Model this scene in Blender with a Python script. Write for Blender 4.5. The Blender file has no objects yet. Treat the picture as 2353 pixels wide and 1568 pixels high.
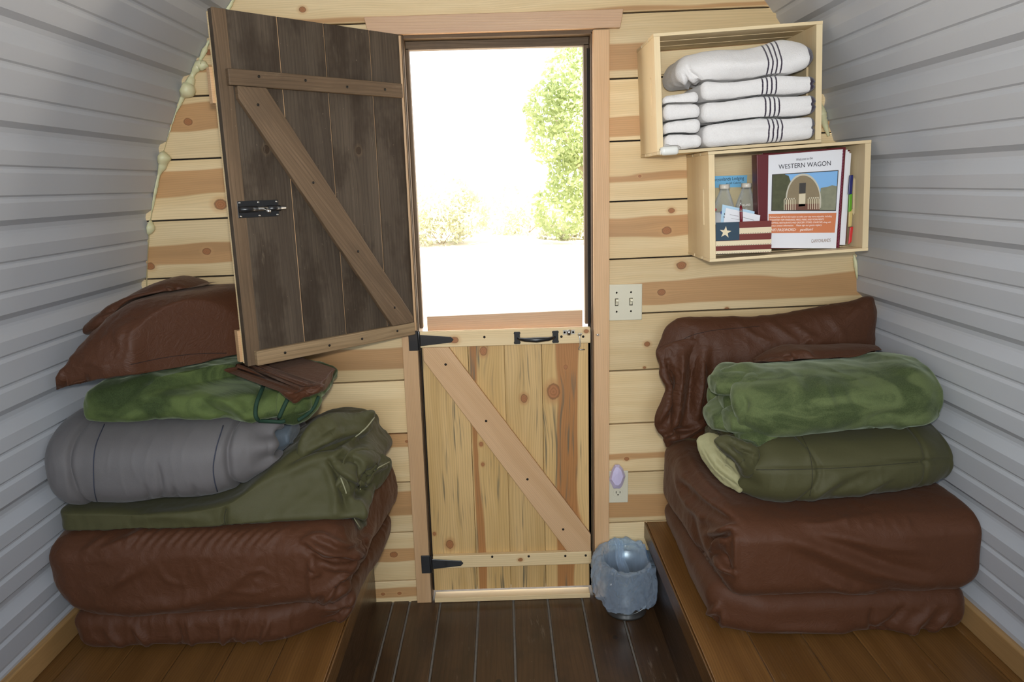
import bpy, bmesh, math, random
import numpy as np
from mathutils import Vector, Matrix
from mathutils.bvhtree import BVHTree

S = bpy.context.scene
COL = S.collection

# ------------------------------------------------------------------ camera
FPX, CX, CY, DIST, EYE = 1700.0, 1176.5, 784.0, 2.28, 1.377
_y = np.array([1150 - CX, 422 - CY, FPX]); _y /= np.linalg.norm(_y)
_x = np.array([1, -.029, 0.0]); _x[2] = -(_x @ _y) / _y[2]; _x /= np.linalg.norm(_x)
_z = np.cross(_x, _y); _z = _z if _z[1] < 0 else -_z
ROT = np.array([_x, _y, _z])              # world = ROT @ (right, down, forward)
CAMP = np.array([0, -DIST, EYE])
cam = bpy.data.objects.new('camera', bpy.data.cameras.new('camera'))
COL.objects.link(cam)
cam.data.sensor_fit = 'HORIZONTAL'; cam.data.sensor_width = 36.0
cam.data.lens = FPX / 2353.0 * 36.0
cam.data.clip_start = 0.02; cam.data.clip_end = 300
_r, _u, _b = ROT @ np.array([1, 0, 0]), ROT @ np.array([0, -1, 0]), ROT @ np.array([0, 0, -1])
cam.matrix_world = Matrix([[_r[0], _u[0], _b[0], 0], [_r[1], _u[1], _b[1], -DIST],
                           [_r[2], _u[2], _b[2], EYE], [0, 0, 0, 1]])
S.camera = cam

# ------------------------------------------------------------------ sky, sun, lamps, exposure
w = bpy.data.worlds.new('sky'); S.world = w; w.use_nodes = True
w.node_tree.nodes['Background'].inputs[0].default_value = (0.93, 0.97, 1.0, 1)
w.node_tree.nodes['Background'].inputs[1].default_value = 3.2

def lamp(name, kind, loc, aim, power, color=(1, 1, 1), **kw):
    l = bpy.data.lights.new(name, kind); l.energy = power; l.color = color
    for k, v in kw.items(): setattr(l, k, v)
    o = bpy.data.objects.new(name, l); COL.objects.link(o); o.location = loc
    o.rotation_euler = (Vector(aim) - Vector(loc)).to_track_quat('-Z', 'Y').to_euler()
    return o
lamp('sun', 'SUN', (11, -4, 12), (0, 0, 0), 26.0, (1.0, .96, .9), angle=.01)
lamp('camera_flash', 'SPOT', (0.0, -2.26, 1.47), (0.12, 0, 1.30), 76.0, (1.0, .955, .87),
     spot_size=math.radians(108), spot_blend=1.0, shadow_soft_size=.03)
lamp('rear_fill', 'AREA', (0, -3.45, 1.45), (0, 0, 1.1), 34.0, (.76, .88, 1.0),  # added soft fill, as if daylight came through the unseen rear window
     shape='RECTANGLE', size=1.3, size_y=.75)
S.view_settings.view_transform = 'Standard'; S.view_settings.look = 'None'
S.view_settings.exposure = 0.0; S.view_settings.gamma = 1.0; S.view_settings.use_curve_mapping = False
S.cycles.max_bounces = 7; S.cycles.diffuse_bounces = 4; S.cycles.glossy_bounces = 3
S.cycles.transmission_bounces = 6; S.cycles.transparent_max_bounces = 8
S.cycles.use_denoising = True; S.cycles.sample_clamp_indirect = 6.0
S.cycles.caustics_reflective = False; S.cycles.caustics_refractive = False

# ------------------------------------------------------------------ measuring helpers
def ray(u, v): return ROT @ np.array([(u - CX) / FPX, (v - CY) / FPX, 1.0])
def at(u, v, Y):
    r = ray(u, v); t = (Y + DIST) / r[1]
    return np.array([r[0] * t, Y, EYE + r[2] * t])
def flat(u, v, Z):
    r = ray(u, v); t = (Z - EYE) / r[2]
    return np.array([r[0] * t, -DIST + r[1] * t, Z])
def seen(P):
    c = (np.asarray(P) - CAMP) @ ROT
    return np.stack([c[:, 0] / c[:, 2] * FPX + CX, c[:, 1] / c[:, 2] * FPX + CY], 1)

# ------------------------------------------------------------------ node helpers
class G:
    def __init__(s, name, rough=.5):
        s.m = bpy.data.materials.new(name); s.m.use_nodes = True
        s.nt = s.m.node_tree; s.b = s.nt.nodes['Principled BSDF']; s.b.inputs['Roughness'].default_value = rough
    def n(s, t, **kw):
        x = s.nt.nodes.new(t)
        for k, v in kw.items(): setattr(x, k, v)
        return x
    def put(s, sock, v):
        if isinstance(v, bpy.types.NodeSocket): s.nt.links.new(v, sock)
        elif isinstance(v, (tuple, list)) and len(v) == 3 and sock.type == 'RGBA': sock.default_value = (*v, 1)
        else: sock.default_value = v
    def M(s, op, a, b=None, c=None):
        x = s.n('ShaderNodeMath', operation=op)
        for i, v in enumerate((a, b, c)):
            if v is not None: s.put(x.inputs[i], v)
        return x.outputs[0]
    def mr(s, v, a, b, c=0.0, d=1.0, smooth=True):
        x = s.n('ShaderNodeMapRange', interpolation_type='SMOOTHSTEP' if smooth else 'LINEAR')
        for i, q in enumerate((v, a, b, c, d)): s.put(x.inputs[i], q)
        return x.outputs[0]
    def xyz(s, v):
        x = s.n('ShaderNodeSeparateXYZ'); s.put(x.inputs[0], v); return x.outputs
    def vec(s, a, b, c):
        x = s.n('ShaderNodeCombineXYZ')
        for i, q in enumerate((a, b, c)): s.put(x.inputs[i], q)
        return x.outputs[0]
    def noise(s, v, scale=1.0, detail=2.0, rough=.5, dist=0.0):
        x = s.n('ShaderNodeTexNoise'); s.put(x.inputs['Vector'], v)
        x.inputs['Scale'].default_value = scale; x.inputs['Detail'].default_value = detail
        x.inputs['Roughness'].default_value = rough; x.inputs['Distortion'].default_value = dist
        return x.outputs['Fac']
    def mix(s, f, a, b, mode='MIX'):
        x = s.n('ShaderNodeMix', data_type='RGBA', blend_type=mode)
        s.put(x.inputs[0], f); s.put(x.inputs[6], a); s.put(x.inputs[7], b); return x.outputs[2]
    def attr(s, name):
        return s.n('ShaderNodeAttribute', attribute_name=name).outputs
    def bump(s, h, strength=.3, dist=.002, normal=None):
        x = s.n('ShaderNodeBump'); s.put(x.inputs['Height'], h)
        x.inputs['Strength'].default_value = strength; x.inputs['Distance'].default_value = dist
        if normal is not None: s.put(x.inputs['Normal'], normal)
        return x.outputs[0]
    def obj(s): return s.n('ShaderNodeTexCoord').outputs['Object']

def plain(name, c, rough=.5, metal=0.0, noise=0.0, **kw):
    g = G(name, rough)
    if noise:
        f = g.noise(g.obj(), 60, 3)
        g.put(g.b.inputs['Base Color'], g.mix(g.mr(f, .3, .7, 0, noise, False), c, tuple(q * .6 for q in c)))
    else: g.put(g.b.inputs['Base Color'], c)
    g.b.inputs['Metallic'].default_value = metal
    for k, v in kw.items(): g.b.inputs[k.replace('_', ' ')].default_value = v
    return g.m

def wood(name, c1, c2, heart, late=None, lines=.35, ring=420, rough=.5, knotc=(.21, .088, .034), blue=0.0, wear=0.0,
         wearc=(.6, .55, .5), patch=0.0, patchc=(.02, .014, .008), coat=0.0, spec=.35, bump=.15, fiber=.16, cool=None):
    g = G(name, rough)
    wc = g.xyz(g.attr('wc')[1]); a, c, d = wc[0], wc[1], wc[2]
    brd = g.attr('brd')[2]; off = g.M('MULTIPLY', brd, 53.0)
    wv = g.noise(g.vec(g.M('MULTIPLY', a, 1.6), g.M('MULTIPLY', c, 5.0), off), 1.0, 2)
    wv = g.M('SUBTRACT', wv, .5)
    cc = g.M('MULTIPLY_ADD', wv, .05, c)
    kd = None
    for k in ('k1', 'k2', 'k3'):
        q = g.xyz(g.attr(k)[1])
        da = g.M('DIVIDE', g.M('SUBTRACT', a, q[0]), q[2]); dc0 = g.M('SUBTRACT', c, q[1]); dc = g.M('DIVIDE', dc0, q[2])
        d2 = g.M('ADD', g.M('MULTIPLY', g.M('MULTIPLY', da, da), .16), g.M('MULTIPLY', dc, dc))
        e = g.M('EXPONENT', g.M('MULTIPLY', d2, -.16))
        cc = g.M('SUBTRACT', cc, g.M('MULTIPLY', g.M('MULTIPLY', dc0, e), .62))
        dd = g.M('SQRT', g.M('ADD', g.M('MULTIPLY', g.M('MULTIPLY', da, da), .62), g.M('MULTIPLY', dc, dc)))
        kd = dd if kd is None else g.M('MINIMUM', kd, dd)
    kd = g.M('ADD', kd, g.M('MULTIPLY', g.M('SUBTRACT', g.noise(g.vec(a, c, off), 90, 2), .5), .35))
    big = g.noise(g.vec(g.M('MULTIPLY', a, 1.1), g.M('MULTIPLY', cc, 16.0), off), 1.0, 3, .6)
    col = g.mix(g.mr(big, .35, .65), c1, c2)
    ph = g.M('MULTIPLY_ADD', g.noise(g.vec(g.M('MULTIPLY', a, .9), g.M('MULTIPLY', cc, 9.0), off), 1.0, 1), 16.0, g.M('MULTIPLY', cc, float(ring)))
    wave = g.M('POWER', g.M('MULTIPLY_ADD', g.M('SINE', ph), .5, .5), 3.0)
    late = late or tuple(q * .55 for q in c2)
    col = g.mix(g.M('MULTIPLY', wave, lines), col, late)
    hb = g.xyz(g.attr('hb')[1])
    hd = g.M('SUBTRACT', g.M('ABSOLUTE', g.M('SUBTRACT', cc, hb[0])), hb[1])
    hd = g.M('ADD', hd, g.M('MULTIPLY', wv, .03))
    hm = g.M('MULTIPLY', g.mr(hd, .0035, -.0035), hb[2])
    hcol = g.mix(g.M('MULTIPLY', wave, min(1, lines * 1.5)), heart, tuple(q * .62 for q in heart))
    hcol = g.mix(g.mr(big, .4, .7), hcol, tuple(q * .8 for q in heart))
    col = g.mix(hm, col, hcol)
    if blue:
        bs = g.noise(g.vec(g.M('MULTIPLY', a, 5.0), g.M('MULTIPLY', cc, 120.0), off), 1.0, 2)
        bm = g.noise(g.vec(g.M('MULTIPLY', a, 3.0), g.M('MULTIPLY', c, 14.0), g.M('ADD', off, 9.0)), 1.0, 2)
        q = g.M('MULTIPLY', g.mr(bs, .52, .68), g.mr(bm, .47, .62))
        col = g.mix(g.M('MULTIPLY', q, blue), col, (.13, .115, .075))
    fib = g.noise(g.vec(g.M('MULTIPLY', a, 7.0), g.M('MULTIPLY', cc, 420.0), g.M('MULTIPLY', d, 300.0)), 1.0, 2)
    col = g.mix(g.mr(fib, .25, .75, 0, fiber, False), col, tuple(q * .35 for q in c2))
    # knots
    kr = g.M('MULTIPLY_ADD', g.M('SINE', g.M('MULTIPLY', kd, 17.0)), .5, .5)
    col = g.mix(g.mr(kd, 2.2, 1.0, 0, .55), col, heart)
    kcol = g.mix(g.M('MULTIPLY', kr, .5), tuple(min(1, q * 1.9) for q in knotc), knotc)
    col = g.mix(g.mr(kd, 1.12, .82), col, kcol)
    col = g.mix(g.mr(g.M('ABSOLUTE', g.M('SUBTRACT', kd, .98)), .17, .02, 0, .5), col, tuple(q * .4 for q in knotc))
    if patch:
        p = g.noise(g.vec(g.M('MULTIPLY', a, 5.0), g.M('MULTIPLY', c, 9.0), off), 1.0, 4, .65)
        col = g.mix(g.mr(p, .46, .66, 0, patch), col, patchc)
    if wear:
        p = g.noise(g.vec(g.M('MULTIPLY', a, 9.0), g.M('MULTIPLY', c, 60.0), off), 1.0, 4, .7)
        p2 = g.noise(g.vec(a, c, off), 6.0, 2)
        col = g.mix(g.M('MULTIPLY', g.mr(p, .60, .72), g.mr(p2, .42, .66, 0, wear)), col, wearc)
        sp = g.noise(g.vec(a, c, off), 130.0, 1)
        col = g.mix(g.mr(sp, .77, .80, 0, wear), col, wearc)
    tint = g.mr(brd, 0, 1, .86, 1.10, False)
    hv = g.n('ShaderNodeHueSaturation'); g.put(hv.inputs['Value'], tint); g.put(hv.inputs['Color'], col)
    g.put(g.b.inputs['Base Color'], hv.outputs[0])
    g.b.inputs['Specular IOR Level'].default_value = spec
    g.b.inputs['Coat Weight'].default_value = coat; g.b.inputs['Coat Roughness'].default_value = .25
    g.put(g.b.inputs['Roughness'], g.mr(fib, .2, .8, rough - .08, rough + .1, False))
    g.put(g.b.inputs['Normal'], g.bump(g.M('ADD', fib, g.M('MULTIPLY', wave, .4)), bump, .001))
    return g.m

def cloth(name, c, c2=None, rough=.8, sheen=.2, sheenc=(1, 1, 1), weave=1400, wb=.08, crush=.0, nap=0.0, cs=9.0, spec=.25, puff=0.0):
    g = G(name, rough); o = g.obj(); p = g.xyz(o)
    f = g.noise(o, weave, 2)
    c2 = c2 or tuple(q * .8 for q in c)
    if nap:
        wv = g.noise(g.vec(g.M('MULTIPLY', p[0], 1.0), g.M('MULTIPLY', p[1], 1.4), g.M('MULTIPLY', p[2], 1.9)), cs, 4, .55, 1.2)
        col = g.mix(g.mr(wv, .38, .64), c2, c)
        col = g.mix(g.mr(f, .3, .75, 0, nap, False), col, tuple(min(1, q * 1.9) for q in c))
    else:
        col = g.mix(g.mr(f, .3, .7), c2, c)
        lg = g.noise(o, 5.0, 2); col = g.mix(g.mr(lg, .35, .7, 0, .25), col, c2)
    g.put(g.b.inputs['Base Color'], col)
    g.b.inputs['Sheen Weight'].default_value = sheen; g.b.inputs['Sheen Tint'].default_value = (*sheenc, 1)
    g.b.inputs['Sheen Roughness'].default_value = .4; g.b.inputs['Specular IOR Level'].default_value = spec
    nrm = g.bump(f, wb, .0006)
    if crush:
        a = g.noise(o, 22, 4, .6, 2.0); r = g.M('ABSOLUTE', g.M('SUBTRACT', a, .5))
        nrm = g.bump(g.mr(r, 0, .12), crush, .004, nrm)
    if puff: nrm = g.bump(g.noise(o, 16, 2), puff, .02, nrm)
    g.put(g.b.inputs['Normal'], nrm)
    return g.m

# ------------------------------------------------------------------ object helpers
def tag(o, label=None, cat=None, group=None, kind=None):
    if label: o['label'] = label
    if cat: o['category'] = cat
    if group: o['group'] = group
    if kind: o['kind'] = kind
    return o
def empty(name, loc, label, cat, group=None, kind=None):
    o = bpy.data.objects.new(name, None); COL.objects.link(o); o.location = loc; o.empty_display_size = .05
    return tag(o, label, cat, group, kind)

NOK = (9.0, 9.0, .01)
class MB:
    """collects boards, boxes, tubes, lathes; build() links them as ONE mesh object (world coordinates)"""
    def __init__(s): s.v = []; s.f = []; s.mi = []; s.sm = []; s.at = []
    def add(s, V, F, mi=0, smooth=False, wc=None, brd=0.5, hb=(9, 0, 0), ks=()):
        n = len(s.v); V = [tuple(map(float, p)) for p in V]
        s.v += V; s.f += [tuple(i + n for i in f) for f in F]
        s.mi += [mi] * len(F); s.sm += [smooth] * len(F)
        ks = (list(ks) + [NOK] * 3)[:3]
        wc = wc if wc is not None else V
        s.at += [(tuple(map(float, wc[i])), brd, hb, ks) for i in range(len(V))]
        return s
    def board(s, o, ea, ec, ed, L, W, T, mi=0, heart=(9, 0, 0), ks=(), brd=None, a0=0.0, c0=0.0, ends=(0, 0, 0, 0)):
        """box from corner o along unit vectors ea (grain), ec (width), ed (thickness); ends = cut offsets"""
        o, ea, ec, ed = (np.array(q, float) for q in (o, ea, ec, ed))
        V, wc = [], []
        for d in (0, T):
            for (a, c) in ((0 + ends[0], 0), (L + ends[1], 0), (L + ends[2], W), (0 + ends[3], W)):
                V.append(o + ea * a + ec * c + ed * d); wc.append((a0 + a, c0 + c, d))
        F = [(0, 3, 2, 1), (4, 5, 6, 7), (0, 1, 5, 4), (1, 2, 6, 5), (2, 3, 7, 6), (3, 0, 4, 7)]
        if np.dot(np.cross(ea, ec), ed) < 0: F = [f[::-1] for f in F]
        return s.add(V, F, mi, False, wc, random.random() if brd is None else brd, heart, ks)
    def box(s, x0, x1, y0, y1, z0, z1, mi=0, grain='x', **kw):
        ax = {'x': (1, 0, 0), 'y': (0, 1, 0), 'z': (0, 0, 1)}
        L = {'x': x1 - x0, 'y': y1 - y0, 'z': z1 - z0}
        cs = {'x': 'zy', 'z': 'xy', 'y': 'xz'}[grain]
        return s.board((x0, y0, z0), ax[grain], ax[cs[0]], ax[cs[1]], L[grain], L[cs[0]], L[cs[1]], mi, **kw)
    def tube(s, pts, r, seg=8, mi=0, cap=True):
        P = [np.array(p, float) for p in pts]; n = len(P); V = []; F = []
        R = r if hasattr(r, '__len__') else [r] * n
        up = np.array([.13, .21, .97]); prev = None
        for i in range(n):
            t = P[min(i + 1, n - 1)] - P[max(i - 1, 0)]; t = t / (np.linalg.norm(t) + 1e-12)
            if prev is None: a = np.cross(t, up)
            else: a = prev - t * (prev @ t)
            if np.linalg.norm(a) < 1e-6: a = np.cross(t, np.array([1, .2, .1]))
            a /= np.linalg.norm(a); b = np.cross(t, a); prev = a
            for k in range(seg):
                q = 2 * math.pi * k / seg; V.append(P[i] + R[i] * (a * math.cos(q) + b * math.sin(q)))
        for i in range(n - 1):
            for k in range(seg):
                k2 = (k + 1) % seg; F.append((i * seg + k, i * seg + k2, (i + 1) * seg + k2, (i + 1) * seg + k))
        if cap: F += [tuple(range(seg))[::-1], tuple((n - 1) * seg + k for k in range(seg))]
        return s.add(V, F, mi, True)
    def lathe(s, prof, c=(0, 0, 0), seg=32, mi=0, axis='z', wob=None):
        V, F = [], []; n = len(prof)
        for i, (r, h) in enumerate(prof):
            for k in range(seg):
                q = 2 * math.pi * k / seg; rr = r * (1 + (wob(q, i) if wob else 0))
                p = (rr * math.cos(q), rr * math.sin(q), h)
                if axis == 'y': p = (p[0], -p[2], p[1])
                if axis == 'x': p = (p[2], p[0], p[1])
                V.append((c[0] + p[0], c[1] + p[1], c[2] + p[2]))
        for i in range(n - 1):
            for k in range(seg):
                k2 = (k + 1) % seg; F.append((i * seg + k, i * seg + k2, (i + 1) * seg + k2, (i + 1) * seg + k))
        if prof[0][0] > 1e-4: F.append(tuple(range(seg))[::-1])
        if prof[-1][0] > 1e-4: F.append(tuple((n - 1) * seg + k for k in range(seg)))
        return s.add(V, F, mi, True)
    def prism(s, poly, o, ex, ey, ed, T, mi=0, **kw):
        """flat polygon (list of 2-D points) in the ex, ey plane, thickened along ed"""
        o, ex, ey, ed = (np.array(q, float) for q in (o, ex, ey, ed)); n = len(poly)
        V = [o + ex * p[0] + ey * p[1] for p in poly] + [o + ex * p[0] + ey * p[1] + ed * T for p in poly]
        F = [tuple(range(n))[::-1], tuple(range(n, 2 * n))] + [(i, (i + 1) % n, n + (i + 1) % n, n + i) for i in range(n)]
        area = sum(poly[i][0] * poly[(i + 1) % n][1] - poly[(i + 1) % n][0] * poly[i][1] for i in range(n))
        if (np.dot(np.cross(ex, ey), ed) < 0) != (area < 0): F = [f[::-1] for f in F]
        return s.add(V, F, mi, False, [(p[0], p[1], 0) for p in poly] * 2, **kw)
    def build(s, name, mats, parent=None, bevel=0.0, origin=None, seg=2):
        me = bpy.data.meshes.new(name); org = np.array(origin if origin is not None else (0, 0, 0), float)
        if parent is not None and origin is None: org = np.array(absloc(parent))
        me.from_pydata([tuple(np.array(p) - org) for p in s.v], [], s.f)
        me.polygons.foreach_set('material_index', s.mi); me.polygons.foreach_set('use_smooth', s.sm)
        def A(nm, ty, vals, key):
            q = me.attributes.new(nm, ty, 'POINT'); q.data.foreach_set(key, np.array(vals, np.float32).ravel())
        A('wc', 'FLOAT_VECTOR', [q[0] for q in s.at], 'vector'); A('brd', 'FLOAT', [q[1] for q in s.at], 'value')
        A('hb', 'FLOAT_VECTOR', [q[2] for q in s.at], 'vector')
        for i in range(3): A('k%d' % (i + 1), 'FLOAT_VECTOR', [q[3][i] for q in s.at], 'vector')
        me.update()
        for m in (mats if isinstance(mats, (list, tuple)) else [mats]): me.materials.append(m)
        o = bpy.data.objects.new(name, me); COL.objects.link(o); place(o, org, parent)
        if bevel:
            b = o.modifiers.new('edge', 'BEVEL'); b.width = bevel; b.segments = seg; b.limit_method = 'ANGLE'; b.angle_limit = .6
        return o
ABS = {}
def absloc(o): return ABS.get(o.name, tuple(o.location))
def place(o, org, parent):
    ABS[o.name] = tuple(org)
    if parent is not None:
        o.parent = parent; o.location = tuple(np.array(org) - np.array(absloc(parent)))
    else: o.location = tuple(org)

# ------------------------------------------------------------------ materials
SRGB = lambda r, g, b: tuple(((q / 255 + .055) / 1.055) ** 2.4 if q > 10 else q / 3294.6 for q in (r, g, b))
M_pine = wood('pine_planks', (.80, .62, .36), (.72, .53, .28), (.56, .315, .135), lines=.20, ring=1000, rough=.5)
M_fir = wood('fir_trim', (.66, .42, .23), (.60, .37, .19), (.48, .26, .12), lines=.20, ring=1200, rough=.5)
M_header = wood('header_board', (.60, .38, .22), (.55, .33, .19), (.42, .22, .12), lines=.14, ring=900, rough=.35, coat=.3)
M_lower = wood('lower_door_pine', (.70, .47, .21), (.56, .36, .14), (.42, .19, .065), lines=.26, ring=800, rough=.5, blue=.85)
M_rail = wood('lower_door_rail', (.80, .62, .36), (.74, .55, .30), (.55, .30, .12), lines=.16, ring=900, rough=.5)
M_dark = wood('weathered_dark_boards', (.112, .084, .058), (.074, .054, .037), (.13, .088, .05), lines=.3, ring=600, rough=.62,
              patch=.7, patchc=(.030, .019, .011), wear=.35, wearc=(.28, .22, .15), knotc=(.03, .018, .010), fiber=.5, bump=.4, spec=.25)
M_darkrail = wood('weathered_brown_rail', (.20, .132, .078), (.145, .093, .053), (.20, .105, .045), lines=.3, ring=600, rough=.6,
                  patch=.35, patchc=(.085, .058, .036), wear=.2, wearc=(.35, .26, .17), knotc=(.03, .018, .010), fiber=.45, bump=.3, spec=.25)
M_grey = wood('weathered_grey_rail', (.36, .25, .14), (.29, .19, .10), (.25, .15, .07), lines=.3, ring=600, rough=.65, patch=.3,
              patchc=(.09, .06, .036), knotc=(.03, .018, .010), fiber=.45, bump=.3, spec=.2)
M_floor = wood('dark_stained_floor', (.088, .044, .019), (.052, .026, .011), (.075, .036, .015), lines=.35, ring=420, rough=.36,
               patch=.55, patchc=(.024, .013, .007), wear=.6, wearc=(.20, .15, .11), knotc=(.012, .007, .004), fiber=.3, coat=.15, spec=.5)
M_deck = wood('stained_platform', (.215, .100, .028), (.150, .066, .017), (.12, .05, .014), lines=.35, ring=900, rough=.36,
              wear=.10, wearc=(.5, .4, .3), knotc=(.03, .012, .005), coat=.2, spec=.45, fiber=.25)
M_crate = wood('crate_pine', (.80, .65, .40), (.76, .59, .35), (.55, .33, .16), lines=.12, ring=1000, rough=.55, fiber=.10)
M_base = wood('pine_baseboard', (.50, .30, .125), (.42, .24, .09), (.35, .18, .06), lines=.4, ring=420, rough=.45)
M_gap = plain('dark_gap', (.012, .008, .005), .9)
M_dust = plain('dusty_groove', (.20, .18, .155), .9, noise=.6)
M_black = plain('black_metal', (.010, .010, .011), .32, .0, Coat_Weight=.3)
M_steel = plain('zinc_steel', (.62, .60, .56), .28, 1.0)
M_screw = plain('dark_screw', (.02, .016, .012), .45, .6)
M_plate = plain('ivory_plastic', (.66, .62, .48), .35)
M_white = plain('white_plastic', (.78, .77, .72), .35)
M_foam = plain('spray_foam', (.66, .62, .38), .45, Subsurface_Weight=.15)
gs = G('painted_siding', .40)
gs.put(gs.b.inputs['Base Color'], gs.mix(gs.noise(gs.obj(), 3.0, 3), (.49, .51, .545), (.53, .545, .575)))
gs.b.inputs['Specular IOR Level'].default_value = .4
M_siding = gs.m
# ================================================================== THE SETTING
random.seed(4)
def arch(z):
    return 1.11 * math.sqrt(max(0, 1 - ((z - .877) / 1.395) ** 2)) if z > .877 else 1.11 + .045 * ((.877 - z) / .65) ** 1.5
BACK = -3.6                                             # how far the shell runs behind the camera
# ---- pine plank end wall
GAPS = [2.36, 2.19, 2.02, 1.844, 1.664, 1.486, 1.309, 1.134, .961, .778, .601, .433, .256, .08, -.03]
SHEAR = .0146
hearts = {'L': [(430, 140, 165), (440, 240, 300), (420, 400, 455), (420, 560, 608), (520, 665, 720), (850, 800, 850), (890, 990, 1030),
                (920, 1125, 1185), (900, 1262, 1290), (910, 1352, 1372), (930, -60, -30)],
          'R': [(1430, 107, 162), (1430, 265, 314), (1430, 402, 418), (1430, 490, 543), (1720, 632, 690), (1430, 1043, 1056),
                (1430, 1138, 1190), (1440, 1338, 1350), (1430, 15, 26)]}
knots = [(432, 280, .013), (507, 470, .020), (475, 578, .013), (345, 612, .014), (695, 22, .010), (905, 1275, .013), (935, 1015, .006),
         (1520, 672, .013), (1670, 710, .007), (1487, 791, .010), (1481, 845, .005), (1543, 484, .010), (1532, 530, .015), (1566, 610, .015),
         (1706, 624, .014), (1669, 365, .011), (1730, 392, .010), (1905, 600, .010), (880, 1366, .007), (918, 1364, .007), (1440, 1055, .008),
         (1100, 36, .006), (1470, 405, .005), (480, 120, .010)]
kw_ = [(at(u, v, 0), r * .76) for u, v, r in knots]
mb = MB()
for zi in range(len(GAPS) - 1):
    zt, zb = GAPS[zi] - .0022, GAPS[zi + 1] + .0022
    hw = arch(min(max(zb, .2), 2.25)) + .05; hwt = arch(min(max(zt, .2), 2.25)) + .05
    for side in ('L', 'R'):
        door = zb < 1.78
        x0, x1 = (-hw, -.278 if door else 0) if side == 'L' else (.283 if door else 0.0, hw)
        if not door and side == 'R': continue
        if not door: x0, x1 = -hw, hw
        hb = (9, 0, 0)
        for sd in ((side,) if door else ('L', 'R')):
            for u, a, b in hearts[sd]:
                p, q = at(u, a, 0), at(u, b, 0); sh = SHEAR * p[0]; zc = (p[2] + q[2]) / 2 - sh
                if zb < zc < zt: hb = (zc, abs(p[2] - q[2]) / 2, 1)
        ks = [(p[0], p[2] - SHEAR * p[0], r) for p, r in kw_ if x0 - .02 < p[0] < x1 + .02 and zb < p[2] - SHEAR * p[0] < zt]
        e = hwt - hw
        T = np.array([1, 0, SHEAR])
        tl = -e if (side == 'L' or not door) else 0; tr = e if (side == 'R' or not door) else 0
        mb.board((x0, 0, zb + SHEAR * x0), T, (0, 0, 1), (0, 1, 0), x1 - x0, zt - zb, .018, heart=hb, ks=ks, a0=x0, c0=zb,
                 ends=(0, 0, tr, tl))
mb.box(-1.18, -.278, .018, .075, -.03, 1.62, 1); mb.box(.283, 1.18, .018, .075, -.03, 1.62, 1)
mb.box(-.92, .92, .018, .075, 1.83, 2.0, 1); mb.box(-1.0, -.278, .018, .075, 1.62, 1.83, 1); mb.box(.283, 1.0, .018, .075, 1.62, 1.83, 1)
mb.box(-.6, .6, .018, .075, 2.0, 2.26, 1)
tag(mb.build('wall_back', [M_pine, M_gap], bevel=.0016), 'knotty pine plank end wall around the Dutch door', 'wall', kind='structure')
# nail heads and dark pin knots in the planks
# ---- curved painted metal siding, ribs running front to back
zs = np.linspace(.17, 2.2719, 4000); xs = np.array([arch(z) for z in zs])
ss = np.r_[0, np.cumsum(np.hypot(np.diff(xs), np.diff(zs)))]
def siding(name, side, s0, label):
    pts = []
    k = -6
    marks = []
    while True:
        c = s0 + .2085 * k; k += 1
        if c > ss[-1] + .1: break
        for ds, off in ((.0125, 0), (-.005, .017), (-.016, .0175), (-.022, .0155), (-.047, 0)): marks.append((c + ds, off))
        for m in (-.082, -.147):
            for ds, off in ((.0045, 0), (-.0010, .0048), (-.0050, .0048), (-.0125, 0)): marks.append((c + m + ds, off))
    marks = sorted(q for q in marks if 0 < q[0] < ss[-1])
    marks = [(0, 0)] + marks + [(ss[-1], 0)]
    full = []
    for (a, oa), (b, ob) in zip(marks[:-1], marks[1:]):
        n = max(1, int((b - a) / .02))
        for i in range(n): full.append((a + (b - a) * i / n, oa + (ob - oa) * i / n))
    full.append(marks[-1])
    V, F = [], []
    for s, off in full:
        x, z = np.interp(s, ss, xs), np.interp(s, ss, zs)
        x2, z2 = np.interp(min(s + .004, ss[-1]), ss, xs), np.interp(min(s + .004, ss[-1]), ss, zs)
        x1, z1 = np.interp(max(s - .004, 0), ss, xs), np.interp(max(s - .004, 0), ss, zs)
        t = np.array([x2 - x1, z2 - z1]); t /= np.linalg.norm(t); nrm = np.array([t[1], -t[0]])
        p = np.array([x, z]) + nrm * off
        for y in (.0, BACK): V.append((side * p[0], y, p[1]))
    for i in range(len(full) - 1):
        q = (2 * i, 2 * i + 1, 2 * i + 3, 2 * i + 2); F.append(q if side > 0 else q[::-1])
    o = MB().add(V, F, 0, False).build(name, M_siding)
    sd = o.modifiers.new('sheet', 'SOLIDIFY'); sd.thickness = .0025; sd.offset = -1 if True else 1
    return tag(o, label, 'wall', kind='structure')
siding('wall_left', -1, .945, 'curved white ribbed metal siding along the left of the wagon')
siding('wall_right', 1, .838, 'curved white ribbed metal siding along the right of the wagon')
mb = MB(); mb.box(-.2, .2, BACK, 0, 2.262, 2.30, 0, 'y')  # unseen box added over the apex seam to stop the sun leaking in
tag(mb.build('ceiling', M_siding), 'white strip added over the top seam of the arched siding to keep sun out', 'ceiling', kind='structure')
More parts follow.
